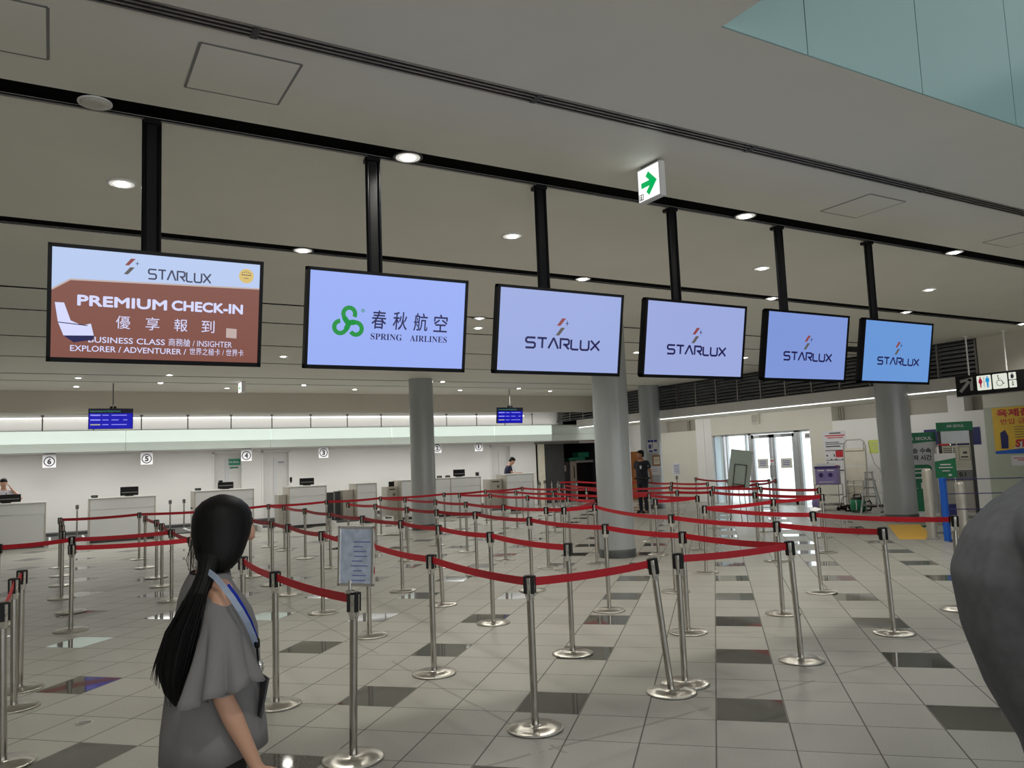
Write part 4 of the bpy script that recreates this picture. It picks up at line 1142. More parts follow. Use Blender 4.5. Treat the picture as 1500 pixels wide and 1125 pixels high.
# posters
s, p, a, b = sheet('wall_poster', 'white notice with red heading on the wall above the purple box', 'poster', 15.80, 15.02, 1.70, 2.22, 'white_paper', 20.095, [(.1, .1, .75, .16), (.1, .24, .9, .28), (.1, .34, .7, .38)])
MB().rect(-a * .8, b * .42, a * .95, b * .55, -.007, -.004).rect(-a * .6, b * .2, a * .8, b * .3, -.007, -.004).build('red_heading', 'ink_red', p)
MB().rect(-a * .4, b * .7, a * .6, b * .82, -.007, -.004).build('heading', 'ink', p)
s, p, a, b = sheet('wall_poster', 'white chart with red patch and black lines beside the folded bed frame', 'poster', 15.78, 15.08, 0.95, 1.68, 'white_paper', 20.095, [(.05, .94, .95, .97), (.05, .55, .95, .575), (.3, .57, .36, .62), (.5, .57, .6, .61), (.85, .57, .9, .61), (.5, .12, .95, .17), (.08, .72, .16, .78), (.45, .70, .5, .80), (.08, .42, .16, .48)])
MB().rect(0.1 * a, b * .35, a * .85, b * .9, -.007, -.004).build('red_patch', 'ink_red', p)
MB().rect(-a * .8, b * -.36, a * .3, b * -.28, -.007, -.004).build('red_line', 'ink_red', p)
s, p, a, b = sheet('wall_poster', 'yellow-green notice partly hidden by the rightmost grey column', 'poster', 14.28, 13.60, 1.53, 1.90, 'lime_paper', 20.095, [(.15, .7, .85, .74), (.15, .5, .9, .54), (.2, .3, .8, .34)], 'olive_wall')
for nm, y0, y1, lb in (('door_sign', 18.54, 18.10, 'framed bilingual notice on the left glass door leaf'), ('door_sign', 17.58, 17.14, 'framed bilingual notice on the right glass door leaf')):
    s, p, a, b = sheet(nm, lb, 'notice', y0, y1, 1.15, 1.46, 'cream', 20.235)
    MB().rect(-a * .82, -b * .8, a * .82, b * .8, -.006, -.004).build('paper', 'white_paper', p)
    m = MB()
    for k in range(3): m.rect(-a * .6, b * (.4 - k * .4), a * .6, b * (.52 - k * .4), -.009, -.006)
    m.build('print', 'ink_blue', p)
sheet('door_sign', 'small white paper on the meeting stile of the glass doors', 'notice', 17.98, 17.80, 1.30, 1.48, 'white_paper', 20.19, [(.15, .4, .85, .6)], 'ink_red')
sheet('window_sticker', 'small white sticker at the top of the glass right of the doors', 'sticker', 16.58, 16.36, 2.05, 2.22, 'white_paper', 20.235, [(.2, .3, .8, .7)], 'mid_grey')
s = thing('wall_speaker', 'small beige speaker box on the wall above the glass doors', 'speaker', (20.08, 18.35, 2.62))
MB().box(-0.06, -0.15, 0, 0.02, 0.15, 0.36).build('housing', 'wall_beige', s, 0.006)
MB().box(-0.065, -0.13, 0.04, -0.06, 0.13, 0.30).build('grille', 'wall_dim', s)

# column notices (column beside the guard)
def colsheet(name, lb, cx, cy, r, ang, z0, z1, wd, m_, rows=None, mm='ink_blue'):
    n = Vector((math.cos(ang), math.sin(ang), 0))
    s = thing(name, lb, 'notice', (cx + n.x * r, cy + n.y * r, (z0 + z1) / 2))
    Mx = frame((0, 0, 0), (-n.y, n.x, 0), (-n.x, -n.y, 0), (0, 0, 1))
    b = (z1 - z0) / 2
    p = MB().rect(-wd / 2, -b, wd / 2, b, -0.012, 0.004, Mx).build('sheet', m_, s)
    if rows:
        q = MB()
        for u0, v0, u1, v1 in rows: q.rect(-wd / 2 + wd * u0, -b + 2 * b * v0, -wd / 2 + wd * u1, -b + 2 * b * v1, -0.015, -0.012, Mx)
        q.build('print', mm, p)
    return s, p, Mx
ac = math.atan2(-20.05, -17.0)
colsheet('column_notice', 'blue and white notice on the column beside the guard, topmost', 17.0, 20.05, .335, ac + .12, 1.80, 2.24, 0.33, 'white_paper', [(.05, .76, .3, .95), (.33, .76, .6, .95), (.65, .76, .95, .95), (.1, .3, .35, .6), (.45, .35, .5, .7), (.6, .1, .9, .25), (.1, .05, .5, .18)])
colsheet('column_notice', 'brown-framed notice on the column beside the guard, middle', 17.0, 20.05, .335, ac + .42, 1.38, 1.72, 0.26, 'wood')
colsheet('column_notice', 'cream sheet inside the brown frame on the column', 17.0, 20.05, .346, ac + .42, 1.42, 1.66, 0.20, 'cream', [(.15, .5, .85, .55), (.15, .7, .85, .75), (.15, .3, .6, .35)], 'wood')
colsheet('column_notice', 'plain white paper on the column beside the guard, lowest', 17.0, 20.05, .337, ac + .30, 1.08, 1.36, 0.36, 'white_paper', [(.1, .6, .6, .64), (.1, .4, .7, .44)], 'mid_grey')

# easel with board seen from behind
e = thing('easel', 'grey-green presentation board on a thin easel before the glass doors', 'easel', (14.13, 13.6, 0))
ex = Vector((rgt.x, rgt.y, 0)); ey = Vector((fwd.x, fwd.y, 0)).normalized()
Me = frame((0, 0, 0), ex, ey, (0, 0, 1)) @ Matrix.Rotation(R(-14), 4, 'Z')
Mt = Me @ Matrix.Translation((0.0, 0.05, 0.86)) @ Matrix.Rotation(R(9), 4, 'Y') @ Matrix.Rotation(R(10), 4, 'X')
MB().box(-0.245, 0.0, 0.0, 0.245, 0.02, 0.90, Mt).build('board', 'board_green', e)
m = MB()
for a_ in (-1, 1): m.box(a_ * .245 - .006, -0.006, 0, a_ * .245 + .006, 0.026, 0.90, Mt)
m.box(-.25, -.006, .894, .25, .026, .906, Mt); m.build('board_edge', 'alu', e)
m = MB().stroke([(-.13, 0.0), (-.13, 0.56), (.14, 0.56), (.14, 0.0)], 0.014, -0.022, -0.008, Mt).stroke([(-.13, .08), (.14, .08)], 0.012, -0.022, -0.008, Mt)
m.build('back_frame', 'black', e)
for a_, b_ in (((-.12, 0.0, .86), (-.24, -.22, 0)), ((.12, 0.0, .86), (.16, -.25, 0)), ((.0, 0.04, .90), (.05, .42, 0))):
    MB().cyl(Me @ Vector(a_), Me @ Vector(b_), 0.008, n=8).build('leg', 'black', e)
MB().cyl(Me @ Vector((-.19, -.12, .42)), Me @ Vector((.145, -.13, .42)), 0.006, n=8).cyl(Me @ Vector((-.19, -.12, .42)), Me @ Vector((.03, .22, .45)), 0.005, n=8).build('brace', 'black', e)

# purple collection box on a stand
pb = thing('purple_box', 'purple collection box standing on a low wire trolley beside the doors', 'box', (18.75, 14.68, 0.72), R(-66))
MB().box(-0.29, -0.2, 0.0, 0.29, 0.2, 0.50).build('body', 'purple', pb, 0.01)
MB().box(-0.30, -0.21, 0.44, 0.30, 0.21, 0.50).build('lid', 'purple_dark', pb, 0.006)
MB().rect(-0.25, 0.50, 0.25, 0.58, -0.12, -0.115).build('paper_heading', 'white_paper', pb)
for x_ in (-.13, .12):
    MB().disc(x_, .26, .06, -.206, -.2, 20).build('hole', 'purple_dark', pb)
m = MB().rect(-.22, .37, -.04, .40, -.203, -.2).rect(.03, .37, .22, .40, -.203, -.2).rect(-.2, .06, .2, .075, -.203, -.2); m.build('print', 'white', pb)

def rack(M, wd, dp, hs, post=0.012):
    m = MB()
    for x in (-wd / 2, wd / 2):
        for y in (-dp / 2, dp / 2): m.cyl((x, y, 0.1), (x, y, hs[-1]), post, n=8, M=M)
    for h in hs:
        m.tube([(-wd / 2, -dp / 2, h), (wd / 2, -dp / 2, h), (wd / 2, dp / 2, h), (-wd / 2, dp / 2, h)], post * .8, 8, M=M, closed=True)
        for k in range(1, 5): m.cyl((-wd / 2 + wd * k / 5, -dp / 2, h), (-wd / 2 + wd * k / 5, dp / 2, h), post * .5, n=6, M=M)
    return m
tr = thing('wire_trolley', 'low wire baggage trolley under the purple box', 'trolley', (18.75, 14.68, 0), R(-66))
rack(None, 0.62, 0.46, (0.18, 0.42, 0.71)).build('frame', 'steel', tr)
MB().box(-0.31, -0.23, 0.14, 0.31, 0.23, 0.17).build('deck', 'mid_grey', tr)
for x in (-.26, .26):
    for y in (-.18, .18): MB().cyl((x, y - .015, .05), (x, y + .015, .05), .05, n=14).cyl((x, y, .05), (x, y, .14), .012, n=6).build('caster', 'black', tr)
bg_ = thing('purple_bag', 'small purple pouch hanging low in front of the wire trolley', 'bag', (18.35, 14.75, 0.0), R(-66))
MB().lathe([(0.10, 0.02), (0.15, 0.08), (0.165, 0.22), (0.14, 0.36), (0.11, 0.42)], 20).build('body', 'purple', bg_)
MB().tube([(-.08, 0, .40), (-.05, 0, .50), (.05, 0, .50), (.08, 0, .40)], .008, 8).build('handle', 'purple_dark', bg_)

ct = thing('luggage_cart', 'tubular luggage cart behind the green vacuum cleaner', 'cart', (19.25, 13.75, 0), R(-72))
m = MB()
for x in (-.62, -.45, -.2, .1, .28, .45, .62): m.cyl((x, 0.1, 0.12), (x, 0.1, 0.80), 0.011, n=8)
m.tube([(-.62, .1, .80), (.62, .1, .80)], 0.014, 8).tube([(-.62, .1, .45), (.62, .1, .45)], 0.010, 8)
m.tube([(-.7, -.3, .12), (-.66, -.3, .34), (-.5, -.3, .42), (-.2, -.3, .42), (-.1, -.3, .12)], 0.014, 8)
m.build('side_rails', 'steel', ct)
m = MB().tube([(-.7, -.35, .12), (.65, -.35, .12), (.65, .15, .12), (-.7, .15, .12)], 0.02, 8, closed=True); m.build('base_frame', 'black', ct)
for x in (-.6, .55):
    for y in (-.3, .1): MB().cyl((x, y - .015, .055), (x, y + .015, .055), .055, n=14).build('wheel', 'black', ct)

bd = thing('folding_bed', 'tall folded bed frame with beige canvas leaning on the wall', 'bed', (19.3, 14.2, 0), R(-66), None, (R(-4), 0, R(-66)))
m = MB().tube([(-.29, 0, .05), (-.29, 0, 1.72), (-.26, 0, 1.86), (-.18, 0, 1.93), (.18, 0, 1.93), (.26, 0, 1.86), (.29, 0, 1.72), (.29, 0, .05)], 0.018, 10)
m.build('frame', 'counter_steel', bd)
MB().tube([(-.24, -.02, 1.62), (.24, -.02, 1.62), (.24, -.02, 1.84)], 0.008, 8).build('handle_bar', 'slot_metal', bd)
for k in range(3): MB().box(-.265, -.008, .18 + k * .52, .265, .012, .66 + k * .52).build('canvas_panel', 'cream', bd, 0.004)

vc = thing('vacuum_cleaner', 'dark green canister vacuum on the floor by the wall', 'vacuum', (18.45, 13.58, 0), R(-66))
MB().lathe([(0.17, 0.05), (0.19, 0.10), (0.19, 0.30), (0.16, 0.34)], 24).build('canister', 'green', vc)
MB().lathe([(0.165, 0.34), (0.16, 0.37), (0.09, 0.40)], 24).build('lid', 'black', vc)
MB().tube([(-.1, 0, .38), (-.08, 0, .46), (.08, 0, .46), (.1, 0, .38)], 0.018, 8).build('handle', 'black', vc)
MB().tube([(0, -.19, .32), (.02, -.24, .2), (0, -.2, .07)], 0.012, 8).build('band', 'white', vc)
MB().tube([(.17, 0, .25), (.30, .02, .30), (.34, .05, .18), (.28, .12, .05), (.1, .2, .03), (-.2, .22, .03), (-.34, .1, .03)], 0.022, 10).build('hose', 'black', vc)
for a_ in range(4): MB().ball((.14 * math.cos(a_ * PI / 2 + .7), .14 * math.sin(a_ * PI / 2 + .7), .028), .027, 10, 6).build('caster', 'black', vc)

ld = thing('step_ladder', 'grey aluminium step ladder left of the rightmost grey column', 'ladder', (18.29, 13.06, 0), R(-66))
for s_ in (-1, 1):
    MB().add([(s_ * .22 - .02, -.26, 0), (s_ * .22 + .02, -.26, 0), (s_ * .22 + .02, -.21, 0), (s_ * .22 - .02, -.21, 0), (s_ * .07 - .02, -.03, 1.05), (s_ * .07 + .02, -.03, 1.05), (s_ * .07 + .02, .02, 1.05), (s_ * .07 - .02, .02, 1.05)],
             [(3, 2, 1, 0), (4, 5, 6, 7), (0, 1, 5, 4), (1, 2, 6, 5), (2, 3, 7, 6), (3, 0, 4, 7)]).build('front_leg', 'alu', ld)
    MB().cyl((s_ * .2, .30, 0), (s_ * .07, .02, 1.04), .014, n=8).build('rear_leg', 'alu', ld)
for k in range(4):
    z = .22 + k * .22; t_ = z / 1.05
    h_ = .22 + (.07 - .22) * t_; y_ = -.235 + .235 * t_
    MB().box(-h_, y_ - .05, z - .015, h_, y_ + .05, z + .015).build('step', 'slot_metal', ld)
MB().box(-.1, -.06, 1.04, .1, .06, 1.07).build('top_step', 'alu', ld)
um = thing('measuring_pole', 'thin upright pole with a slack cord beside the step ladder', 'pole', (18.75, 13.0, 0))
MB().cyl((0, 0, 0), (0, 0, 1.35), .012, n=8).build('rod', 'dark_grey', um)
MB().lathe([(.12, 0), (.12, .015), (.02, .03)], 20).build('foot', 'dark_grey', um)
MB().ball((0, 0, 1.05), .045, 12, 8).build('knob', 'black', um)
MB().tube([(0, 0, 1.05), (.35, .45, 1.25), (.8, .85, 1.55), (1.33, 1.28, 1.86)], .006, 6).build('cord', 'dark_grey', um)

# airline banner, size-check frame, counter board
bn = thing('banner_stand', 'white and green airline banner stand right behind the rightmost grey column', 'banner', gpos(1352, 756.5), R(-52))
MB().rect(-0.42, 0.06, 0.42, 2.0, -0.003, 0.003).build('sheet', 'white_paper', bn)
MB().prism([(-0.42, 1.72), (0.42, 1.78), (0.42, 2.0), (-0.42, 2.0)], -0.006, -0.003).build('green_header', 'green', bn)
m = MB(); write(m, 'AIR SEOUL', -0.24, 1.82, 0.58, 0.075, -0.009, None, 0.015); m.build('lettering', 'white', bn)
m = MB(); write(m, '탑승 수속', -0.22, 1.50, 0.52, 0.13, -0.006, None, 0.03); write(m, '시작 시간', -0.22, 1.33, 0.52, 0.13, -0.006, None, 0.03); m.build('characters', 'ink', bn)
MB().prism([(-0.42, 0.12), (0.28, 0.12), (0.28, 1.16), (0.25, 1.21), (0.20, 1.23), (-0.42, 1.23)], -0.006, -0.003).build('green_panel', 'green', bn)
m = MB()
for z_, w0, w1 in ((1.11, -.2, .2), (1.02, -.2, .12), (.90, -.15, .22)): m.rect(w0, z_, w1, z_ + .035, -.009, -.006)
m.rect(-.12, .66, -.09, .80, -.009, -.006).rect(-.06, .66, -.045, .68, -.009, -.006).rect(.02, .66, .06, .80, -.009, -.006).rect(.18, .66, .21, .80, -.009, -.006)
m.build('print', 'white', bn)
MB().box(-0.44, -0.1, 0, 0.44, 0.1, 0.07).build('foot', 'white', bn, 0.01)
MB().cyl((0, .03, .05), (0, .03, 2.0), .012, n=8).build('pole', 'slot_metal', bn)

bz = thing('baggage_gauge', 'green-topped airline baggage size frame beside the banner stand', 'stand', gpos(1410, 757), R(-56))
bz.scale = (0.82, 1, 1)
for x_ in (-.40, .40): MB().box(x_ - .04, -.05, 0, x_ + .04, .05, 2.05).build('upright', 'dark_grey', bz)
MB().box(-.46, -.06, 2.0, .46, .06, 2.21).build('header', 'green', bz, 0.006)
m = MB(); write(m, 'AIR SEOUL', -.2, 2.085, .44, .06, -.064, None, .012); m.build('lettering', 'alu', bz)
MB().box(-.36, -.03, 1.72, .36, .0, 2.0).build('grey_panel', 'alu', bz)
MB().box(-.36, -.03, 1.10, .36, .0, 1.72).build('notice_panel', 'cream', bz)
m = MB().rect(-.34, 1.66, .0, 1.70, -.036, -.03).rect(.03, 1.66, .34, 1.70, -.036, -.03); m.build('blue_bar', 'blue_dark', bz)
m = MB()
for k in range(6): m.rect(-.32, 1.36 + k * .045, -.02, 1.375 + k * .045, -.036, -.03)
m.stroke([(.06, 1.32), (.33, 1.32), (.33, 1.62), (.06, 1.62)], .008, -.036, -.03, None, True).rect(.16, 1.46, .26, 1.51, -.036, -.03).rect(.1, 1.37, .28, 1.40, -.036, -.03)
m.build('print', 'dark_grey', bz)
MB().box(-.36, -.03, .84, .36, .25, 1.08).build('weigh_shelf', 'mid_grey', bz, 0.006)
MB().box(-.36, 0.0, .10, .36, .3, .84).build('bin', 'counter_steel', bz)
m = MB(); write(m, '0.1', .02, .93, .16, .10, -.036, None, .02); m.build('numerals', 'black', bz)
s = thing('wall_board', 'dark blue board on the partition behind the baggage size frame', 'board', (20.095, 11.75, 1.88), R(-90))
MB().rect(-0.85, -0.22, 0.62, 0.22, -0.006, 0.004).build('board', 'blue_dark', s)
MB().rect(-0.80, -0.06, -0.55, 0.04, -0.009, -0.006).build('print', 'purple', s)

ss = thing('sign_stand', 'small green and white airline sign on a frame with red-tipped handle', 'sign', gpos(1393, 768), R(-56))
m = MB().tube([(-.16, 0, .1), (-.16, 0, 1.62), (-.12, 0, 1.68), (.12, 0, 1.68), (.16, 0, 1.62), (.16, 0, .1)], .014, 8); m.build('frame', 'steel', ss)
MB().tube([(-.10, 0, 1.685), (.10, 0, 1.685)], .018, 8).build('handle_grip', 'ink_red', ss)
MB().rect(-.2, .98, .2, 1.50, -.03, -.018).build('board', 'green', ss)
MB().prism([(-.2, 1.33), (.2, 1.40), (.2, 1.50), (-.2, 1.50)], -.034, -.03).build('white_band', 'white_paper', ss)
m = MB().rect(-.1, 1.25, .1, 1.275, -.034, -.03).rect(-.13, 1.19, .13, 1.21, -.034, -.03).rect(-.07, 1.12, .07, 1.14, -.034, -.03).rect(.04, 1.02, .10, 1.06, -.034, -.03); m.build('print', 'white', ss)
MB().box(-.18, -.25, .06, .18, .25, .10).build('platform', 'dark_grey', ss)
MB().box(-.15, -.2, .10, .15, .15, .42).build('blue_crate', 'blue_dark', ss)
for x_ in (-.15, .15): MB().cyl((x_, .18, .06), (x_ + .03, .18, .06), .06, n=14).build('wheel', 'black', ss)

# steel bollards and blue fence
for x, y, h, lb in ((13.72, 8.62, 1.27, 'taller grey steel bollard right of the rightmost grey column'), (13.95, 8.17, 1.02, 'shorter steel bollard with domed top by the right man\'s shoulder')):
    b_ = thing('bollard', lb, 'bollard', (x, y, 0))
    MB().lathe([(.085, 0), (.085, h - .05), (.07, h - .02), (.03, h)], 24).build('post', 'counter_steel', b_)
    MB().lathe([(.11, 0), (.11, .02), (.085, .03)], 24).build('collar', 'mid_grey', b_)
fn = thing('blue_fence', 'blue posts with thin blue wires fencing off the right corner', 'fence', (13.62, 8.28, 0))
pts_f = [(0, 0), (.80, -1.05), (1.35, -1.75)]
for x, y in pts_f:
    MB().box(x - .045, y - .045, 0, x + .045, y + .045, 1.10).build('post', 'blue_paint', fn, 0.008)
for z in (.82, 1.07, .55):
    MB().tube([(x, y, z) for x, y in pts_f], .009, 6).build('wire', 'blue_dark', fn)
rg = thing('cleaning_rag', 'white cloth hung over the top wire of the blue fence', 'cloth', (14.55, 7.05, 0))
rings = []
for i in range(9):
    t_ = i / 8
    a_ = -1 if t_ < .5 else 1
    z_ = 1.085 - abs(t_ - .5) * .32
    o_ = (.012 if t_ > .5 else -.012) * (1 if abs(t_ - .5) > .1 else abs(t_ - .5) * 10)
    rings.append([(-.16 * .6 + o_ + .32 * .6 * j / 6, .16 * .8 - .32 * .8 * j / 6, z_ + .012 * math.sin(j * 1.7 + i)) for j in range(7)])
m = MB().loft(rings, False, smooth=True, closed=False); o = m.build('cloth', 'white_paper', rg)
sd = o.modifiers.new('thick', 'SOLIDIFY'); sd.thickness = 0.006
wc = thing('wheelchair', 'black wheelchair wheel and frame behind the blue fence at the right edge', 'wheelchair', (15.7, 7.7, 0), R(-30))
for y_ in (-.28, .28):
    Mw = Matrix.Translation((0, y_, .32)) @ Matrix.Rotation(PI / 2, 4, 'X')
    m = MB().tube([(.30 * math.cos(2 * PI * k / 28), .30 * math.sin(2 * PI * k / 28), 0) for k in range(28)], .02, 8, M=Mw, closed=True)
    for k in range(10): m.cyl((0, 0, 0), (.29 * math.cos(k * PI / 5), .29 * math.sin(k * PI / 5), 0), .004, n=5, M=Mw)
    m.build('wheel', 'black', wc)
m = MB().tube([(-.25, -.24, .9), (-.22, -.24, .5), (.2, -.24, .5), (.25, -.24, .15), (.4, -.24, .12)], .013, 8).tube([(-.25, .24, .9), (-.22, .24, .5), (.2, .24, .5), (.25, .24, .15), (.4, .24, .12)], .013, 8)
m.cyl((-.05, -.28, .32), (-.05, .28, .32), .012, n=8).build('frame', 'steel', wc)
MB().box(-.22, -.23, .49, .2, .23, .52).build('seat', 'black', wc, .008)
MB().box(-.26, -.23, .52, -.22, .23, .9).build('backrest', 'black', wc, .008)
for y_ in (-.22, .22): MB().cyl((.3, y_ - .015, .07), (.3, y_ + .015, .07), .07, n=16).build('caster', 'black', wc)

# meat import poster
s, p, a, b = sheet('wall_poster', 'yellow poster with red Korean heading and the word STOP at right edge', 'poster', 10.80, 9.72, 1.41, 2.54, 'yellow_paper', 20.095)
m = MB(); write(m, '육제품', -a * .8, b * .58, a * 1.5, b * .34, -.007, None, .035); m.build('characters', 'ink_red', p)
m = MB(); write(m, '반입 금지', -a * .65, b * .26, a * 1.35, b * .24, -.007, None, .012); m.build('characters', 'ink_red', p)
m = MB()
for k in range(5): m.rect(-a * .1, b * (.12 - k * .11), a * .8, b * (.145 - k * .11), -.007, -.004)
m.build('print', 'dark_grey', p)
MB().prism([(-a, -b), (a, -b), (a, -b * .74), (-a * .2, -b * .82), (-a, -b * .88)], -.007, -.004).build('blue_band', 'blue_paint', p)
MB().prism([(-a * .2, -b * .78), (a, -b * .70), (a, -b * .30), (a * .2, -b * .46)], -.0065, -.004).build('white_burst', 'white_paper', p)
m = MB(); write(m, 'STOP', -a * .12, -b * .74, a * 1.05, b * .34, -.009, None, .05, shear=.12); m.build('lettering', 'ink_red', p)
MB().prism([(-a * .72, -b * .78), (-a * .42, -b * .78), (-a * .38, -b * .25), (-a * .5, b * .02), (-a * .72, -b * .1)], -.007, -.004).build('blue_patch', 'blue_dark', p)
sheet('wall_poster', 'small pale notice under the yellow poster', 'poster', 10.45, 9.95, 1.12, 1.36, 'white_paper', 20.095, [(.1, .7, .6, .78), (.3, .5, .9, .58)], 'ink_red')
# ================================================================ PEOPLE
def remesh(mb, name, m, parent, voxel, smooth=4, fac=0.5):
    """join overlapping pieces into one continuous skin"""
    me = bpy.data.meshes.new(name + '_raw'); me.from_pydata(mb.v, [], mb.f); me.update()
    ob = bpy.data.objects.new('tmp', me); COL.objects.link(ob)
    r = ob.modifiers.new('r', 'REMESH'); r.mode = 'VOXEL'; r.voxel_size = voxel; r.use_smooth_shade = True
    if smooth:
        sm = ob.modifiers.new('s', 'SMOOTH'); sm.iterations = smooth; sm.factor = fac
    bpy.context.view_layer.update()
    out = bpy.data.meshes.new_from_object(ob.evaluated_get(bpy.context.evaluated_depsgraph_get()))
    bpy.data.objects.remove(ob); bpy.data.meshes.remove(me)
    out.name = name
    out.materials.clear(); out.materials.append(MATS[m])
    out.polygons.foreach_set('use_smooth', [True] * len(out.polygons))
    o = bpy.data.objects.new(name, out); COL.objects.link(o)
    if parent: o.parent = parent
    return o
def ell(z, rx, ry, cx=0, cy=0, n=24, p=2.0, tilt=0):
    r = []
    for j in range(n):
        a = 2 * PI * j / n; c, s_ = math.cos(a), math.sin(a)
        x = rx * math.copysign(abs(c) ** (2 / p), c); y = ry * math.copysign(abs(s_) ** (2 / p), s_)
        r.append((cx + x, cy + y, z + tilt * y))
    return r
def head(mb, k, M, ear=0.0):
    """head in its own frame: origin at the skull centre, +y is the face"""
    prof = [(-.118, .030, .034, .050), (-.108, .046, .050, .040), (-.085, .058, .066, .026), (-.055, .066, .080, .012), (-.02, .072, .091, .004), (.02, .076, .098, -.004), (.055, .074, .096, -.008), (.085, .062, .080, -.012), (.105, .042, .054, -.014), (.117, .014, .018, -.014)]
    mb.loft([[tuple(M @ Vector(p)) for p in ell(z * k, rx * k, ry * k, 0, cy * k, 28)] for z, rx, ry, cy in prof], True)
    def b(c, r): mb.ball((0, 0, 0), 1, 14, 9, M @ Matrix.Translation(Vector(c) * k) @ Matrix.Diagonal((r[0] * k, r[1] * k, r[2] * k, 1)))
    b((0, .100, -.025), (.014, .020, .018)); b((0, .094, -.005), (.010, .016, .028)); b((0, .088, .02), (.05, .012, .012))
    b((0, .085, -.062), (.024, .014, .009)); b((0, .078, -.098), (.022, .018, .014))
    for s_ in (-1, 1):
        b((s_ * .045, .070, -.038), (.022, .018, .020))
        eo = .078 + ear
        b((s_ * eo, -.006, -.012), (.009 + ear * .8, .020, .032)); b((s_ * (eo + .002), -.016, .006), (.009, .016, .018)); b((s_ * eo, .002, -.034), (.008 + ear * .8, .011, .012))
def hand(mb, k, wrist, d, n, curl=0.35, side=1):
    """palm, four unequal fingers and a thumb; d = direction of the fingers, n = palm normal"""
    d = Vector(d).normalized(); n = Vector(n); n = (n - d * n.dot(d)).normalized(); x = d.cross(n) * side
    w_ = Vector(wrist)
    P = lambda a, b, c: w_ + (d * a + x * b + n * c) * k
    mb.capsule(P(.0, 0, 0), P(.02, 0, 0), .026 * k, .028 * k, 10)
    for q in (-1, 0, 1): mb.capsule(P(.02, q * .016, 0), P(.082, q * .024, 0), .016 * k, .0135 * k, 10)
    for i, (bx, L) in enumerate(((.030, .066), (.010, .075), (-.010, .070), (-.029, .054))):
        p = P(.085, bx, 0); a = 0.15
        for sg, rr in ((.46, .0092), (.30, .0082), (.24, .0074)):
            q = p + (d * math.cos(a) + n * math.sin(a)) * L * sg * k
            mb.capsule(p, q, rr * k, rr * .93 * k, 8, 2); p = q; a += curl
    p = P(.022, .030, .004)
    for sg, ang in ((.042, .75), (.030, .5), (.024, .35)):
        q = p + (d * math.cos(ang) + x * math.sin(ang) * .9 + n * .35 * math.sin(ang)).normalized() * sg * k
        mb.capsule(p, q, .0115 * k, .0098 * k, 8, 2); p = q
TORSO_M = [(.80, .13, .095, 0), (.88, .165, .115, 0), (.95, .172, .118, -.005), (1.03, .152, .105, 0), (1.12, .150, .108, .005), (1.22, .162, .115, .005), (1.32, .172, .118, 0), (1.39, .165, .105, -.005), (1.44, .125, .080, -.01), (1.475, .075, .062, -.008), (1.53, .055, .058, .004), (1.57, .052, .056, .012)]
TORSO_F = [(.80, .135, .10, 0), (.88, .168, .118, -.005), (.95, .170, .118, -.008), (1.03, .138, .098, 0), (1.10, .126, .092, .003), (1.20, .138, .105, .010), (1.28, .148, .116, .014), (1.36, .148, .098, 0), (1.42, .128, .074, -.01), (1.455, .080, .058, -.010), (1.50, .049, .050, 0), (1.56, .045, .048, .012)]
def bones(k, sh, arms, torso_shift=None):
    A = {}
    for s_, nm in ((-1, 'L'), (1, 'R')):
        S = Vector((s_ * sh, -.005, 1.405)) * k
        e, w_ = arms[nm]
        A[nm] = (S, Vector(e) * k, Vector(w_) * k)
    return A
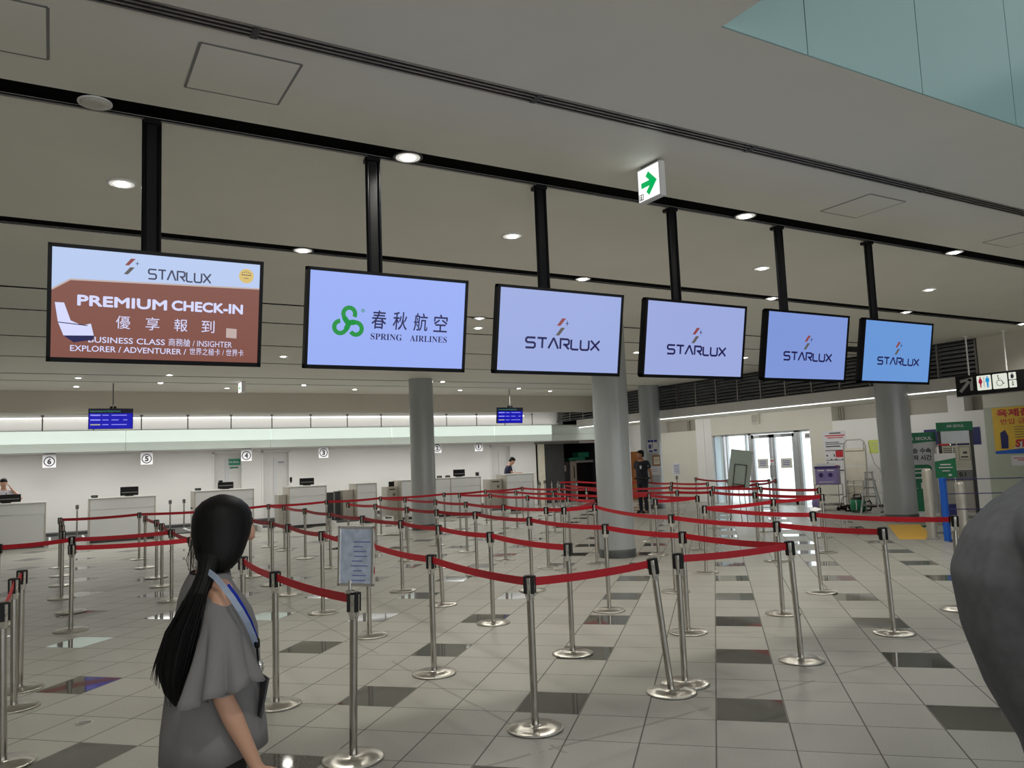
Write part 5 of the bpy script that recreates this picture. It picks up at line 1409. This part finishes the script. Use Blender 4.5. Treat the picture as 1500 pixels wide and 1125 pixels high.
def make_person(root, k, arms, voxel, skin='skin', female=False, head_yaw=0.0, head_pitch=0.0, hands=None, shift=None, head_off=(0, 0, 0), stance=.095, feet=None, ear=0.0):
    """returns the body object and the joints; k scales a 1.75 m figure"""
    T = TORSO_F if female else TORSO_M
    sh = .162 if female else .192
    sf = shift or (lambda z: 0.0)
    b = MB()
    b.loft([[(p[0] * k, p[1] * k, p[2] * k) for p in ell(z, rx, ry, 0, cy + sf(z), 28, 2.3)] for z, rx, ry, cy in T], True)
    A = {}
    thin = .88 if female else 1.0
    for s_, nm in ((-1, 'L'), (1, 'R')):
        S = Vector((s_ * sh, -.005 + sf(1.4), 1.400)) * k; e = Vector(arms[nm][0]) * k; w_ = Vector(arms[nm][1]) * k
        A[nm] = (S, e, w_)
        b.capsule(Vector((s_ * .06, sf(1.4), 1.42)) * k, S, .055 * k, .052 * k * thin)
        m_ = S.lerp(e, .45)
        b.capsule(S, m_, .052 * k * thin, .047 * k * thin).capsule(m_, e, .047 * k * thin, .038 * k * thin)
        m_ = e.lerp(w_, .3)
        b.capsule(e, m_, .038 * k * thin, .040 * k * thin).capsule(m_, w_, .040 * k * thin, .025 * k * thin)
        hd, hn, cu = (hands or {}).get(nm, ((w_ - e), (-s_, 0.3, 0), .35))
        hand(b, k * (.92 if female else 1.0), w_ + Vector(hd).normalized() * .012, hd, hn, cu, side=1)
        H = Vector((s_ * .088, sf(.88), .90)) * k
        ky = (feet or {}).get(nm, (0, 0))
        K = Vector((s_ * stance, .02 + sf(.48) * .5 + ky[0] * .5, .49)) * k; An = Vector((s_ * stance * 1.03, ky[0] - .01, .085)) * k
        b.capsule(H, H.lerp(K, .5), .086 * k, .070 * k).capsule(H.lerp(K, .5), K, .070 * k, .053 * k)
        b.capsule(K, K.lerp(An, .35), .052 * k, .054 * k).capsule(K.lerp(An, .35), An, .054 * k, .036 * k)
        b.capsule(An - Vector((0, .03, .045)) * k, An + Vector((s_ * .02, .14, -.05)) * k, .036 * k, .030 * k)
        A['leg' + nm] = (H, K, An)
    hc = Vector((0 + head_off[0], .035 + head_off[1] + sf(1.6), 1.632 + head_off[2])) * k
    Mh = Matrix.Translation(hc) @ Matrix.Rotation(head_yaw, 4, 'Z') @ Matrix.Rotation(head_pitch, 4, 'X')
    nb = Vector((0, sf(1.47) - .005, 1.46)) * k
    b.capsule(nb, hc + Vector((0, -.02, -.06)) * k, .058 * k * (.86 if female else 1), .052 * k * (.86 if female else 1), 16)
    head(b, k, Mh, ear)
    body = remesh(b, 'body', skin, root, voxel, 3)
    # eyes and lips
    for s_ in (-1, 1):
        MB().ball((0, 0, 0), 1, 12, 8, Mh @ Matrix.Translation(Vector((s_ * .031, .083, .004)) * k) @ Matrix.Diagonal((.013 * k, .010 * k, .0075 * k, 1))).build('eye', 'white', root)
        MB().ball((0, 0, 0), 1, 10, 6, Mh @ Matrix.Translation(Vector((s_ * .031, .0915, .004)) * k) @ Matrix.Diagonal((.006 * k, .003 * k, .006 * k, 1))).build('iris', 'ink', root)
    MB().ball((0, 0, 0), 1, 14, 8, Mh @ Matrix.Translation(Vector((0, .0955, -.062)) * k) @ Matrix.Diagonal((.021 * k, .006 * k, .006 * k, 1))).build('lips', 'lips', root)
    return A, Mh, hc
def trousers(root, A, k, m='trousers', voxel=.02, g=.012, shift=None, female=False, hi=1.05):
    sf = shift or (lambda z: 0.0)
    T = [t for t in (TORSO_F if female else TORSO_M) if t[0] < hi]
    b = MB()
    b.loft([[(p[0] * k, p[1] * k, p[2] * k) for p in ell(z, rx + g, ry + g, 0, cy + sf(z), 24, 2.3)] for z, rx, ry, cy in T], True)
    for nm in 'LR':
        H, K, An = A['leg' + nm]
        b.capsule(H, K, .098 * k, .068 * k).capsule(K, An + Vector((0, 0, .01)), .068 * k, .055 * k)
    remesh(b, 'trousers', m, root, voxel, 3)
    for nm in 'LR':
        An = A['leg' + nm][2]
        MB().capsule(An + Vector((0, -.035, -.045)) * k, An + Vector((0, .155, -.05)) * k, .042 * k, .036 * k).box(An.x - .04 * k, An.y - .075 * k, 0.0, An.x + .04 * k, An.y + .185 * k, .02).build('shoe', 'black', root)
def top(root, A, k, m, voxel=.02, g=.014, sleeve=.55, lo=.93, hi=1.46, shift=None, female=False, name='shirt', extra=None):
    sf = shift or (lambda z: 0.0)
    T = [t for t in (TORSO_F if female else TORSO_M) if lo - .1 < t[0] < hi]
    b = MB()
    rows = [(z, rx + g + (.012 if z < 1.15 else 0), ry + g + (.01 if z < 1.15 else 0), cy) for z, rx, ry, cy in T]
    b.loft([[(p[0] * k, p[1] * k, max(p[2], lo) * k) for p in ell(z, rx, ry, 0, cy + sf(z), 28, 2.3)] for z, rx, ry, cy in rows], True)
    for nm, s_ in (('L', -1), ('R', 1)):
        S, e, w_ = A[nm]
        b.capsule(Vector((s_ * .05, sf(1.4), 1.40)) * k, S, .064 * k, .064 * k)
        L = S.lerp(e, min(sleeve, 1))
        d = (e - S).normalized()
        b.tube([S, S.lerp(L, .5), L], [.064 * k, .064 * k, .064 * k], 16)
        if sleeve > 1: b.capsule(L, e.lerp(w_, sleeve - 1), .058 * k, .05 * k)
    if extra: extra(b)
    return remesh(b, name, m, root, voxel, 3)
def short_hair(root, Mh, k, m='hair', low=-.02):
    b = MB(); rings = []
    for z, rx, ry, cy in ((low - .05, .060, .045, -.065), (low, .079, .072, -.036), (.02, .084, .092, -.020), (.055, .084, .104, -.010), (.088, .074, .094, -.010), (.112, .052, .066, -.012), (.126, .02, .026, -.012)):
        rings.append([tuple(Mh @ (Vector(p) * k)) for p in ell(z, rx, ry, 0, cy, 28)])
    b.loft(rings, True).build('hair', m, root)

# ---- ponytailed woman in the foreground
WD = 2.62
wx = unproj(311, 900, WD)
W = thing('person', 'woman with long black ponytail and grey flared-sleeve blouse, seen from behind at left', 'person', (wx.x, wx.y, 0), R(-86))
KW = 1.60 / 1.75
Winv = Matrix.Rotation(R(86), 4, 'Z') @ Matrix.Translation((-wx.x, -wx.y, 0))
loc = lambda px, py, d: Winv @ unproj(px, py, d)
arms = {'R': ((.225, -.02, 1.085), (.235, .085, .845)), 'L': ((-.225, -.02, 1.085), (-.235, .07, .84))}
A, Mh, hc = make_person(W, KW, arms, .0065, 'skin', True, head_yaw=R(63), head_pitch=R(3), head_off=(-.005, .005, -.005), ear=.017)
trousers(W, A, KW, 'trousers', .012, .004, None, True, .96)
# blouse: loose boxy body with soft folds
rings = []
rows = [(.852, .198, .176, .006), (.93, .196, .172, .006), (1.02, .186, .162, .006), (1.12, .178, .152, .008), (1.20, .172, .146, .010), (1.28, .168, .138, .012), (1.34, .168, .124, .006), (1.385, .166, .106, -.004), (1.42, .146, .088, -.012), (1.445, .122, .076, -.014), (1.470, .096, .068, -.010), (1.478, .088, .064, -.008)]
for z, rx, ry, cy in rows:
    r = []
    for p in ell(z, rx, ry, 0, cy, 72, 2.2):
        a = math.atan2(p[1] - cy, p[0]); f_ = max(0.0, 1.30 - z) / .44
        q = 1 + f_ * (.020 * math.sin(5 * a + 1.3 + 2 * z) + .014 * math.sin(9 * a + 4 * z) + .012 * math.sin(3 * a - 6 * z))
        zz = p[2] + (f_ > .9) * (.020 * math.sin(a) + .006 * math.sin(4 * a))
        r.append((p[0] * q * KW, (cy + (p[1] - cy) * q) * KW, zz * KW))
    rings.append(r)
b = MB().loft(rings, False)
bl = b.build('blouse', 'blouse', W)
sd = bl.modifiers.new('thick', 'SOLIDIFY'); sd.thickness = .004; sd.offset = 0
for nm, s_ in (('L', -1), ('R', 1)):
    S, e, w_ = A[nm]
    d = (e - S).normalized(); ax = Vector((0, 1, 0)); ax = (ax - d * ax.dot(d)).normalized(); bx = d.cross(ax)
    L = (e - S).length * 1.02
    rings = []
    n = 72
    for i in range(15):
        t_ = i / 14
        c = S + d * (L * t_ - .02) + Vector((s_ * -.02 * (1 - t_), 0, .0))
        fl = max(0, (t_ - .32) / .68)
        r0 = (.064 + .004 * t_) if t_ < .32 else .065 + .031 * fl ** 1.1
        if t_ < .2: r0 *= math.sqrt(max(.06, 1 - (1 - t_ / .2) ** 2 * .94))
        r = []
        for j in range(n):
            a = 2 * PI * j / n
            pl = 1 + fl * (.70 * (abs(math.sin(3.5 * a + .6)) ** .7 - .66) + .08 * math.sin(8 * a + 2))
            el = 1.0 + .22 * fl * abs(math.cos(a))
            if nm == 'L': pl = 1 + (pl - 1) * .4 - .22 * fl
            drop = d * (fl * (.03 * math.cos(a + PI) + .008 * math.sin(5 * a)))
            r.append(tuple(c + (ax * math.cos(a) * el + bx * math.sin(a) * .95) * r0 * pl * KW + drop * KW))
        rings.append(r)
    sv = MB().loft(rings, False).build('sleeve', 'blouse', bl)
    sd = sv.modifiers.new('thick', 'SOLIDIFY'); sd.thickness = .003; sd.offset = 0
    MB().tube([tuple(v) for v in rings[-1][::2]], .0022, 6, closed=True).build('sleeve_hem', 'blouse', sv)
    k5 = rings[5]
    MB().tube([tuple(v) for v in k5[::3]], .0016, 6, closed=True).build('sleeve_seam', 'blouse', sv)
# neckline binding
nr = [(p[0] * KW, p[1] * KW, p[2] * KW) for p in ell(1.479, .089, .065, 0, -.008, 40, 2.2)]
MB().tube(nr, .003, 8, closed=True).build('neckline', 'trousers', bl)
# hair: smooth cap pulled to the nape
b = MB(); rings = []
for z, rx, ry, cy in ((-.142, .020, .018, -.080), (-.132, .046, .036, -.076), (-.112, .066, .053, -.074), (-.085, .082, .067, -.064), (-.05, .093, .082, -.046), (-.015, .103, .094, -.030), (.02, .107, .107, -.014), (.055, .104, .113, -.008), (.085, .091, .104, -.010), (.108, .068, .078, -.012), (.123, .040, .046, -.013), (.131, .012, .014, -.013)):
    r = []
    for j, p in enumerate(ell(z, rx, ry, 0, cy, 64)):
        a = 2 * PI * j / 64
        g_ = 1 + .008 * math.sin(23 * a) + .006 * math.sin(37 * a + 1)
        r.append(tuple(Mh @ (Vector((p[0] * g_, cy + (p[1] - cy) * g_, p[2])) * KW)))
    rings.append(r)
hr = b.loft(rings, True).build('hair', 'hair', W)
for s_ in (-1, 1):      # temple locks in front of the ears
    MB().tube([tuple(Mh @ (Vector(p) * KW)) for p in ((s_ * .070, .050, .06), (s_ * .082, .050, .02), (s_ * .080, .056, -.02), (s_ * .074, .062, -.05))], [(.016, .012), (.012, .009), (.007, .005), (.002, .002)], 10).build('side_lock', 'hair', hr)
pt = [loc(309, 798, 2.60), loc(306, 818, 2.56), loc(303, 836, 2.53), loc(296, 856, 2.510), loc(284, 885, 2.49), loc(270, 920, 2.475), loc(260, 955, 2.465), loc(254, 990, 2.46), (loc(254, 1015, 2.46)), loc(258, 1034, 2.46)]
rr = [(.042, .03), (.036, .03), (.028, .026), (.030, .027), (.038, .030), (.050, .032), (.054, .030), (.044, .025), (.028, .018), (.006, .005)]
rings = []
ac_ = (Winv.to_3x3() @ r2)
dc_ = (Winv.to_3x3() @ fwd)
for i, (p, q) in enumerate(zip(pt, rr)):
    r = []
    for j in range(56):
        a = 2 * PI * j / 56
        g_ = 1 + (.06 * math.sin(13 * a + .5) + .04 * math.sin(21 * a)) * min(1, i / 3)
        r.append(tuple(p + ac_ * math.cos(a) * q[0] * g_ + dc_ * math.sin(a) * q[1] * g_))
    rings.append(r)
py = MB().loft(rings, True).build('ponytail', 'hair', W)
rng = random.Random(5)
m = MB()
for q in range(22):
    o_ = rng.uniform(-1, 1); e0 = rng.uniform(-10, 6)
    if q < 8: pts = [(268 + q * .8, 880, 2.455), (246 + e0 * .4, 925, 2.45), (231 + e0 * .5, 970, 2.45), (228 + e0, 1004 + e0, 2.45)]
    else: pts = [(290 + o_ * 14, 870, 2.46), (268 + o_ * 24, 930, 2.435), (256 + o_ * 22, 985, 2.435), (255 + o_ * 10, 1030 + e0 * 1.2, 2.44)]
    m.tube([loc(*p) for p in pts], [.0022, .0026, .002, .0006], 5)
for q in range(9):
    x0 = 282 + rng.uniform(-4, 10)
    m.tube([loc(x0, 800, 2.56), loc(x0 - 3 + rng.uniform(-5, 3), 820, 2.56), loc(x0 - rng.uniform(0, 6), 838 + rng.uniform(-6, 6), 2.56)], [.0012, .0011, .0005], 4)
m.build('loose_strands', 'hair', py)
# lanyard, badge
def ribbon(pts, w_, off=(0, 0, 0)):
    P_ = [loc(*p) + Vector(off) for p in pts]; up = []
    rings = []
    for i, p in enumerate(P_):
        t_ = (P_[min(i + 1, len(P_) - 1)] - P_[max(i - 1, 0)]).normalized()
        n_ = (-dc_); n_ = (n_ - t_ * n_.dot(t_)).normalized(); s_ = t_.cross(n_)
        rings.append([tuple(p + s_ * w_ + n_ * .001), tuple(p - s_ * w_ + n_ * .001), tuple(p - s_ * w_ - n_ * .001), tuple(p + s_ * w_ - n_ * .001)])
    return MB().loft(rings, True, smooth=False)
ly = ribbon([(306, 838, 2.50), (316, 846, 2.47), (328, 860, 2.445), (340, 876, 2.435), (352, 894, 2.44), (362, 912, 2.46), (370, 930, 2.49), (376, 948, 2.53)], .0095).build('lanyard', 'lanyard', W)
ribbon([(334, 856, 2.452), (346, 872, 2.446), (357, 890, 2.455), (367, 909, 2.48), (374, 928, 2.515), (379, 945, 2.55)], .0045).build('lanyard_edge', 'lanyard_blue', ly)
MB().capsule(loc(376, 938, 2.52), loc(377, 946, 2.52), .010, .009, 8).tube([loc(376, 944, 2.53), loc(378, 965, 2.54), loc(380, 985, 2.545)], .0035, 6).build('strap_clip', 'black', ly)
MB().capsule(loc(380, 972, 2.54), loc(381, 980, 2.54), .012, .012, 10).build('badge_reel', 'chrome', ly)
Mb = frame(loc(383, 1012, 2.55), Winv.to_3x3() @ (fwd * .9 + r2 * .35), Winv.to_3x3() @ (r2 * .9 - fwd * .35), None)
MB().box(-.045, -.004, -.062, .045, .004, .062, Matrix.Translation(loc(382, 1018, 2.56)) @ Matrix.Rotation(R(-12), 4, 'X')).build('badge', 'dark_grey', W, .003)
MB().cyl(loc(381, 984, 2.545), loc(381, 994, 2.555), .004, n=6).build('badge_hook', 'chrome', ly)

# ---- man in grey tee at the right edge, hunched over
MD = 1.50
mx0 = unproj(1519, 900, MD)
MN = thing('person', 'person in dark grey T-shirt at the right edge, only rounded back and arm in view', 'person', (mx0.x, mx0.y, 0), R(-63 - 84))
KM = 1.90 / 1.75
def msh(z):
    pts = ((.0, .10), (.5, .11), (.85, .13), (.976, .116), (1.08, .056), (1.19, .008), (1.31, .002), (1.38, .02), (1.43, .045), (1.47, .08), (1.55, .13), (1.7, .18))
    for (a, u), (c, v) in zip(pts[:-1], pts[1:]):
        if a <= z <= c: return u + (v - u) * (z - a) / (c - a)
    return pts[-1][1]
arms = {'L': ((-.265, .10, 1.10), (-.16, .30, 1.06)), 'R': ((.255, .10, 1.10), (.14, .30, 1.06))}
A, Mh, hc = make_person(MN, KM, arms, .010, 'skin_tan', False, head_pitch=R(-18), shift=msh, hands={'L': ((.2, .9, .3), (.6, 0, .6), .5), 'R': ((-.2, .9, .3), (-.6, 0, .6), .5)}, head_off=(0, .0, -.01))
trousers(MN, A, KM, 'trousers', .016, .012, msh)
top(MN, A, KM, 'tee', .011, .016, .85, .86, 1.54, msh, name='t_shirt')
short_hair(MN, Mh, KM)

# ---- guard in dark uniform beside the column
GK = 1.88 / 1.75
gx = (15.45, 18.72)
G = thing('person', 'guard in dark uniform with white badge standing between two grey columns', 'person', (gx[0], gx[1], 0), R(104))
arms = {'L': ((-.26, -.04, 1.13), (-.20, -.16, .92)), 'R': ((.26, -.04, 1.13), (.20, -.16, .92))}
A, Mh, hc = make_person(G, GK, arms, .014, 'skin_tan', False, head_yaw=R(-38), head_pitch=R(2))
trousers(G, A, GK, 'uniform', .02)
top(G, A, GK, 'uniform', .016, .014, .6, .93)
short_hair(G, Mh, GK)
MB().box(-.10 * GK, .138 * GK, 1.23 * GK, -.04 * GK, .15 * GK, 1.32 * GK).build('badge', 'white_paper', G)
MB().box(-.19 * GK, -.125 * GK, .94 * GK, .19 * GK, .135 * GK, .985 * GK).build('utility_belt', 'black', G, .01)
MB().ball((-.245 * GK, 0.02, 1.30 * GK), (.012, .03, .04), 10, 6).build('shoulder_patch', 'lanyard', G)

# ---- clerk at the left edge
CK = 1.77 / 1.75
Cc = thing('person', 'clerk in white shirt and dark red tie with hand raised to the face', 'person', (-1.05, 24.45, 0), R(172))
arms = {'L': ((-.40, .10, 1.22), (-.19, .09, 1.47)), 'R': ((.26, .14, 1.12), (.14, .34, 1.12))}
A, Mh, hc = make_person(Cc, CK, arms, .014, 'skin', False, head_pitch=R(-14), hands={'L': ((.45, .05, .75), (.7, .3, -.3), .5)})
trousers(Cc, A, CK, 'navy', .02)
top(Cc, A, CK, 'shirt_white', .016, .013, .5, .93)
short_hair(Cc, Mh, CK)
MB().prism([(-.03, 1.425 * CK), (.03, 1.425 * CK), (.018, 1.39 * CK), (.04, 1.15 * CK), (0, 1.10 * CK), (-.04, 1.15 * CK), (-.018, 1.39 * CK)], .135, .142, Matrix.Rotation(R(3), 4, 'X')).build('necktie', 'tie', Cc)
for s_ in (-1, 1): MB().tube([(s_ * .07, .05, 1.45 * CK), (s_ * .085, .135, 1.33 * CK), (s_ * .05, .15, 1.1 * CK)], .009, 6).build('lanyard_strap', 'navy', Cc)

# ---- man in navy polo writing at the right counter
NK = 1.86 / 1.75
N_ = thing('person', 'man in navy polo bent over papers behind the rightmost check-in counter', 'person', (14.12, 24.62, 0), R(-115))
def nsh(z): return max(0, z - .95) ** 1.4 * .22
arms = {'L': ((-.25, .20, 1.17), (-.05, .40, 1.21)), 'R': ((.25, .20, 1.17), (.06, .40, 1.21))}
A, Mh, hc = make_person(N_, NK, arms, .014, 'skin', False, head_pitch=R(-34), shift=nsh, head_off=(0, .04, -.01), hands={'L': ((.35, .8, .05), (0, .1, -1), .4), 'R': ((-.35, .8, .05), (0, .1, -1), .5)})
trousers(N_, A, NK, 'navy', .02, .012, nsh)
top(N_, A, NK, 'navy', .016, .014, .55, .93, 1.51, nsh)
short_hair(N_, Mh, NK)
MB().tube([(.05 * NK, .17, 1.47 * NK), (.05 * NK, .265, 1.36 * NK), (.02 * NK, .30, 1.22 * NK)], .010, 6).build('lanyard', 'lanyard', N_)
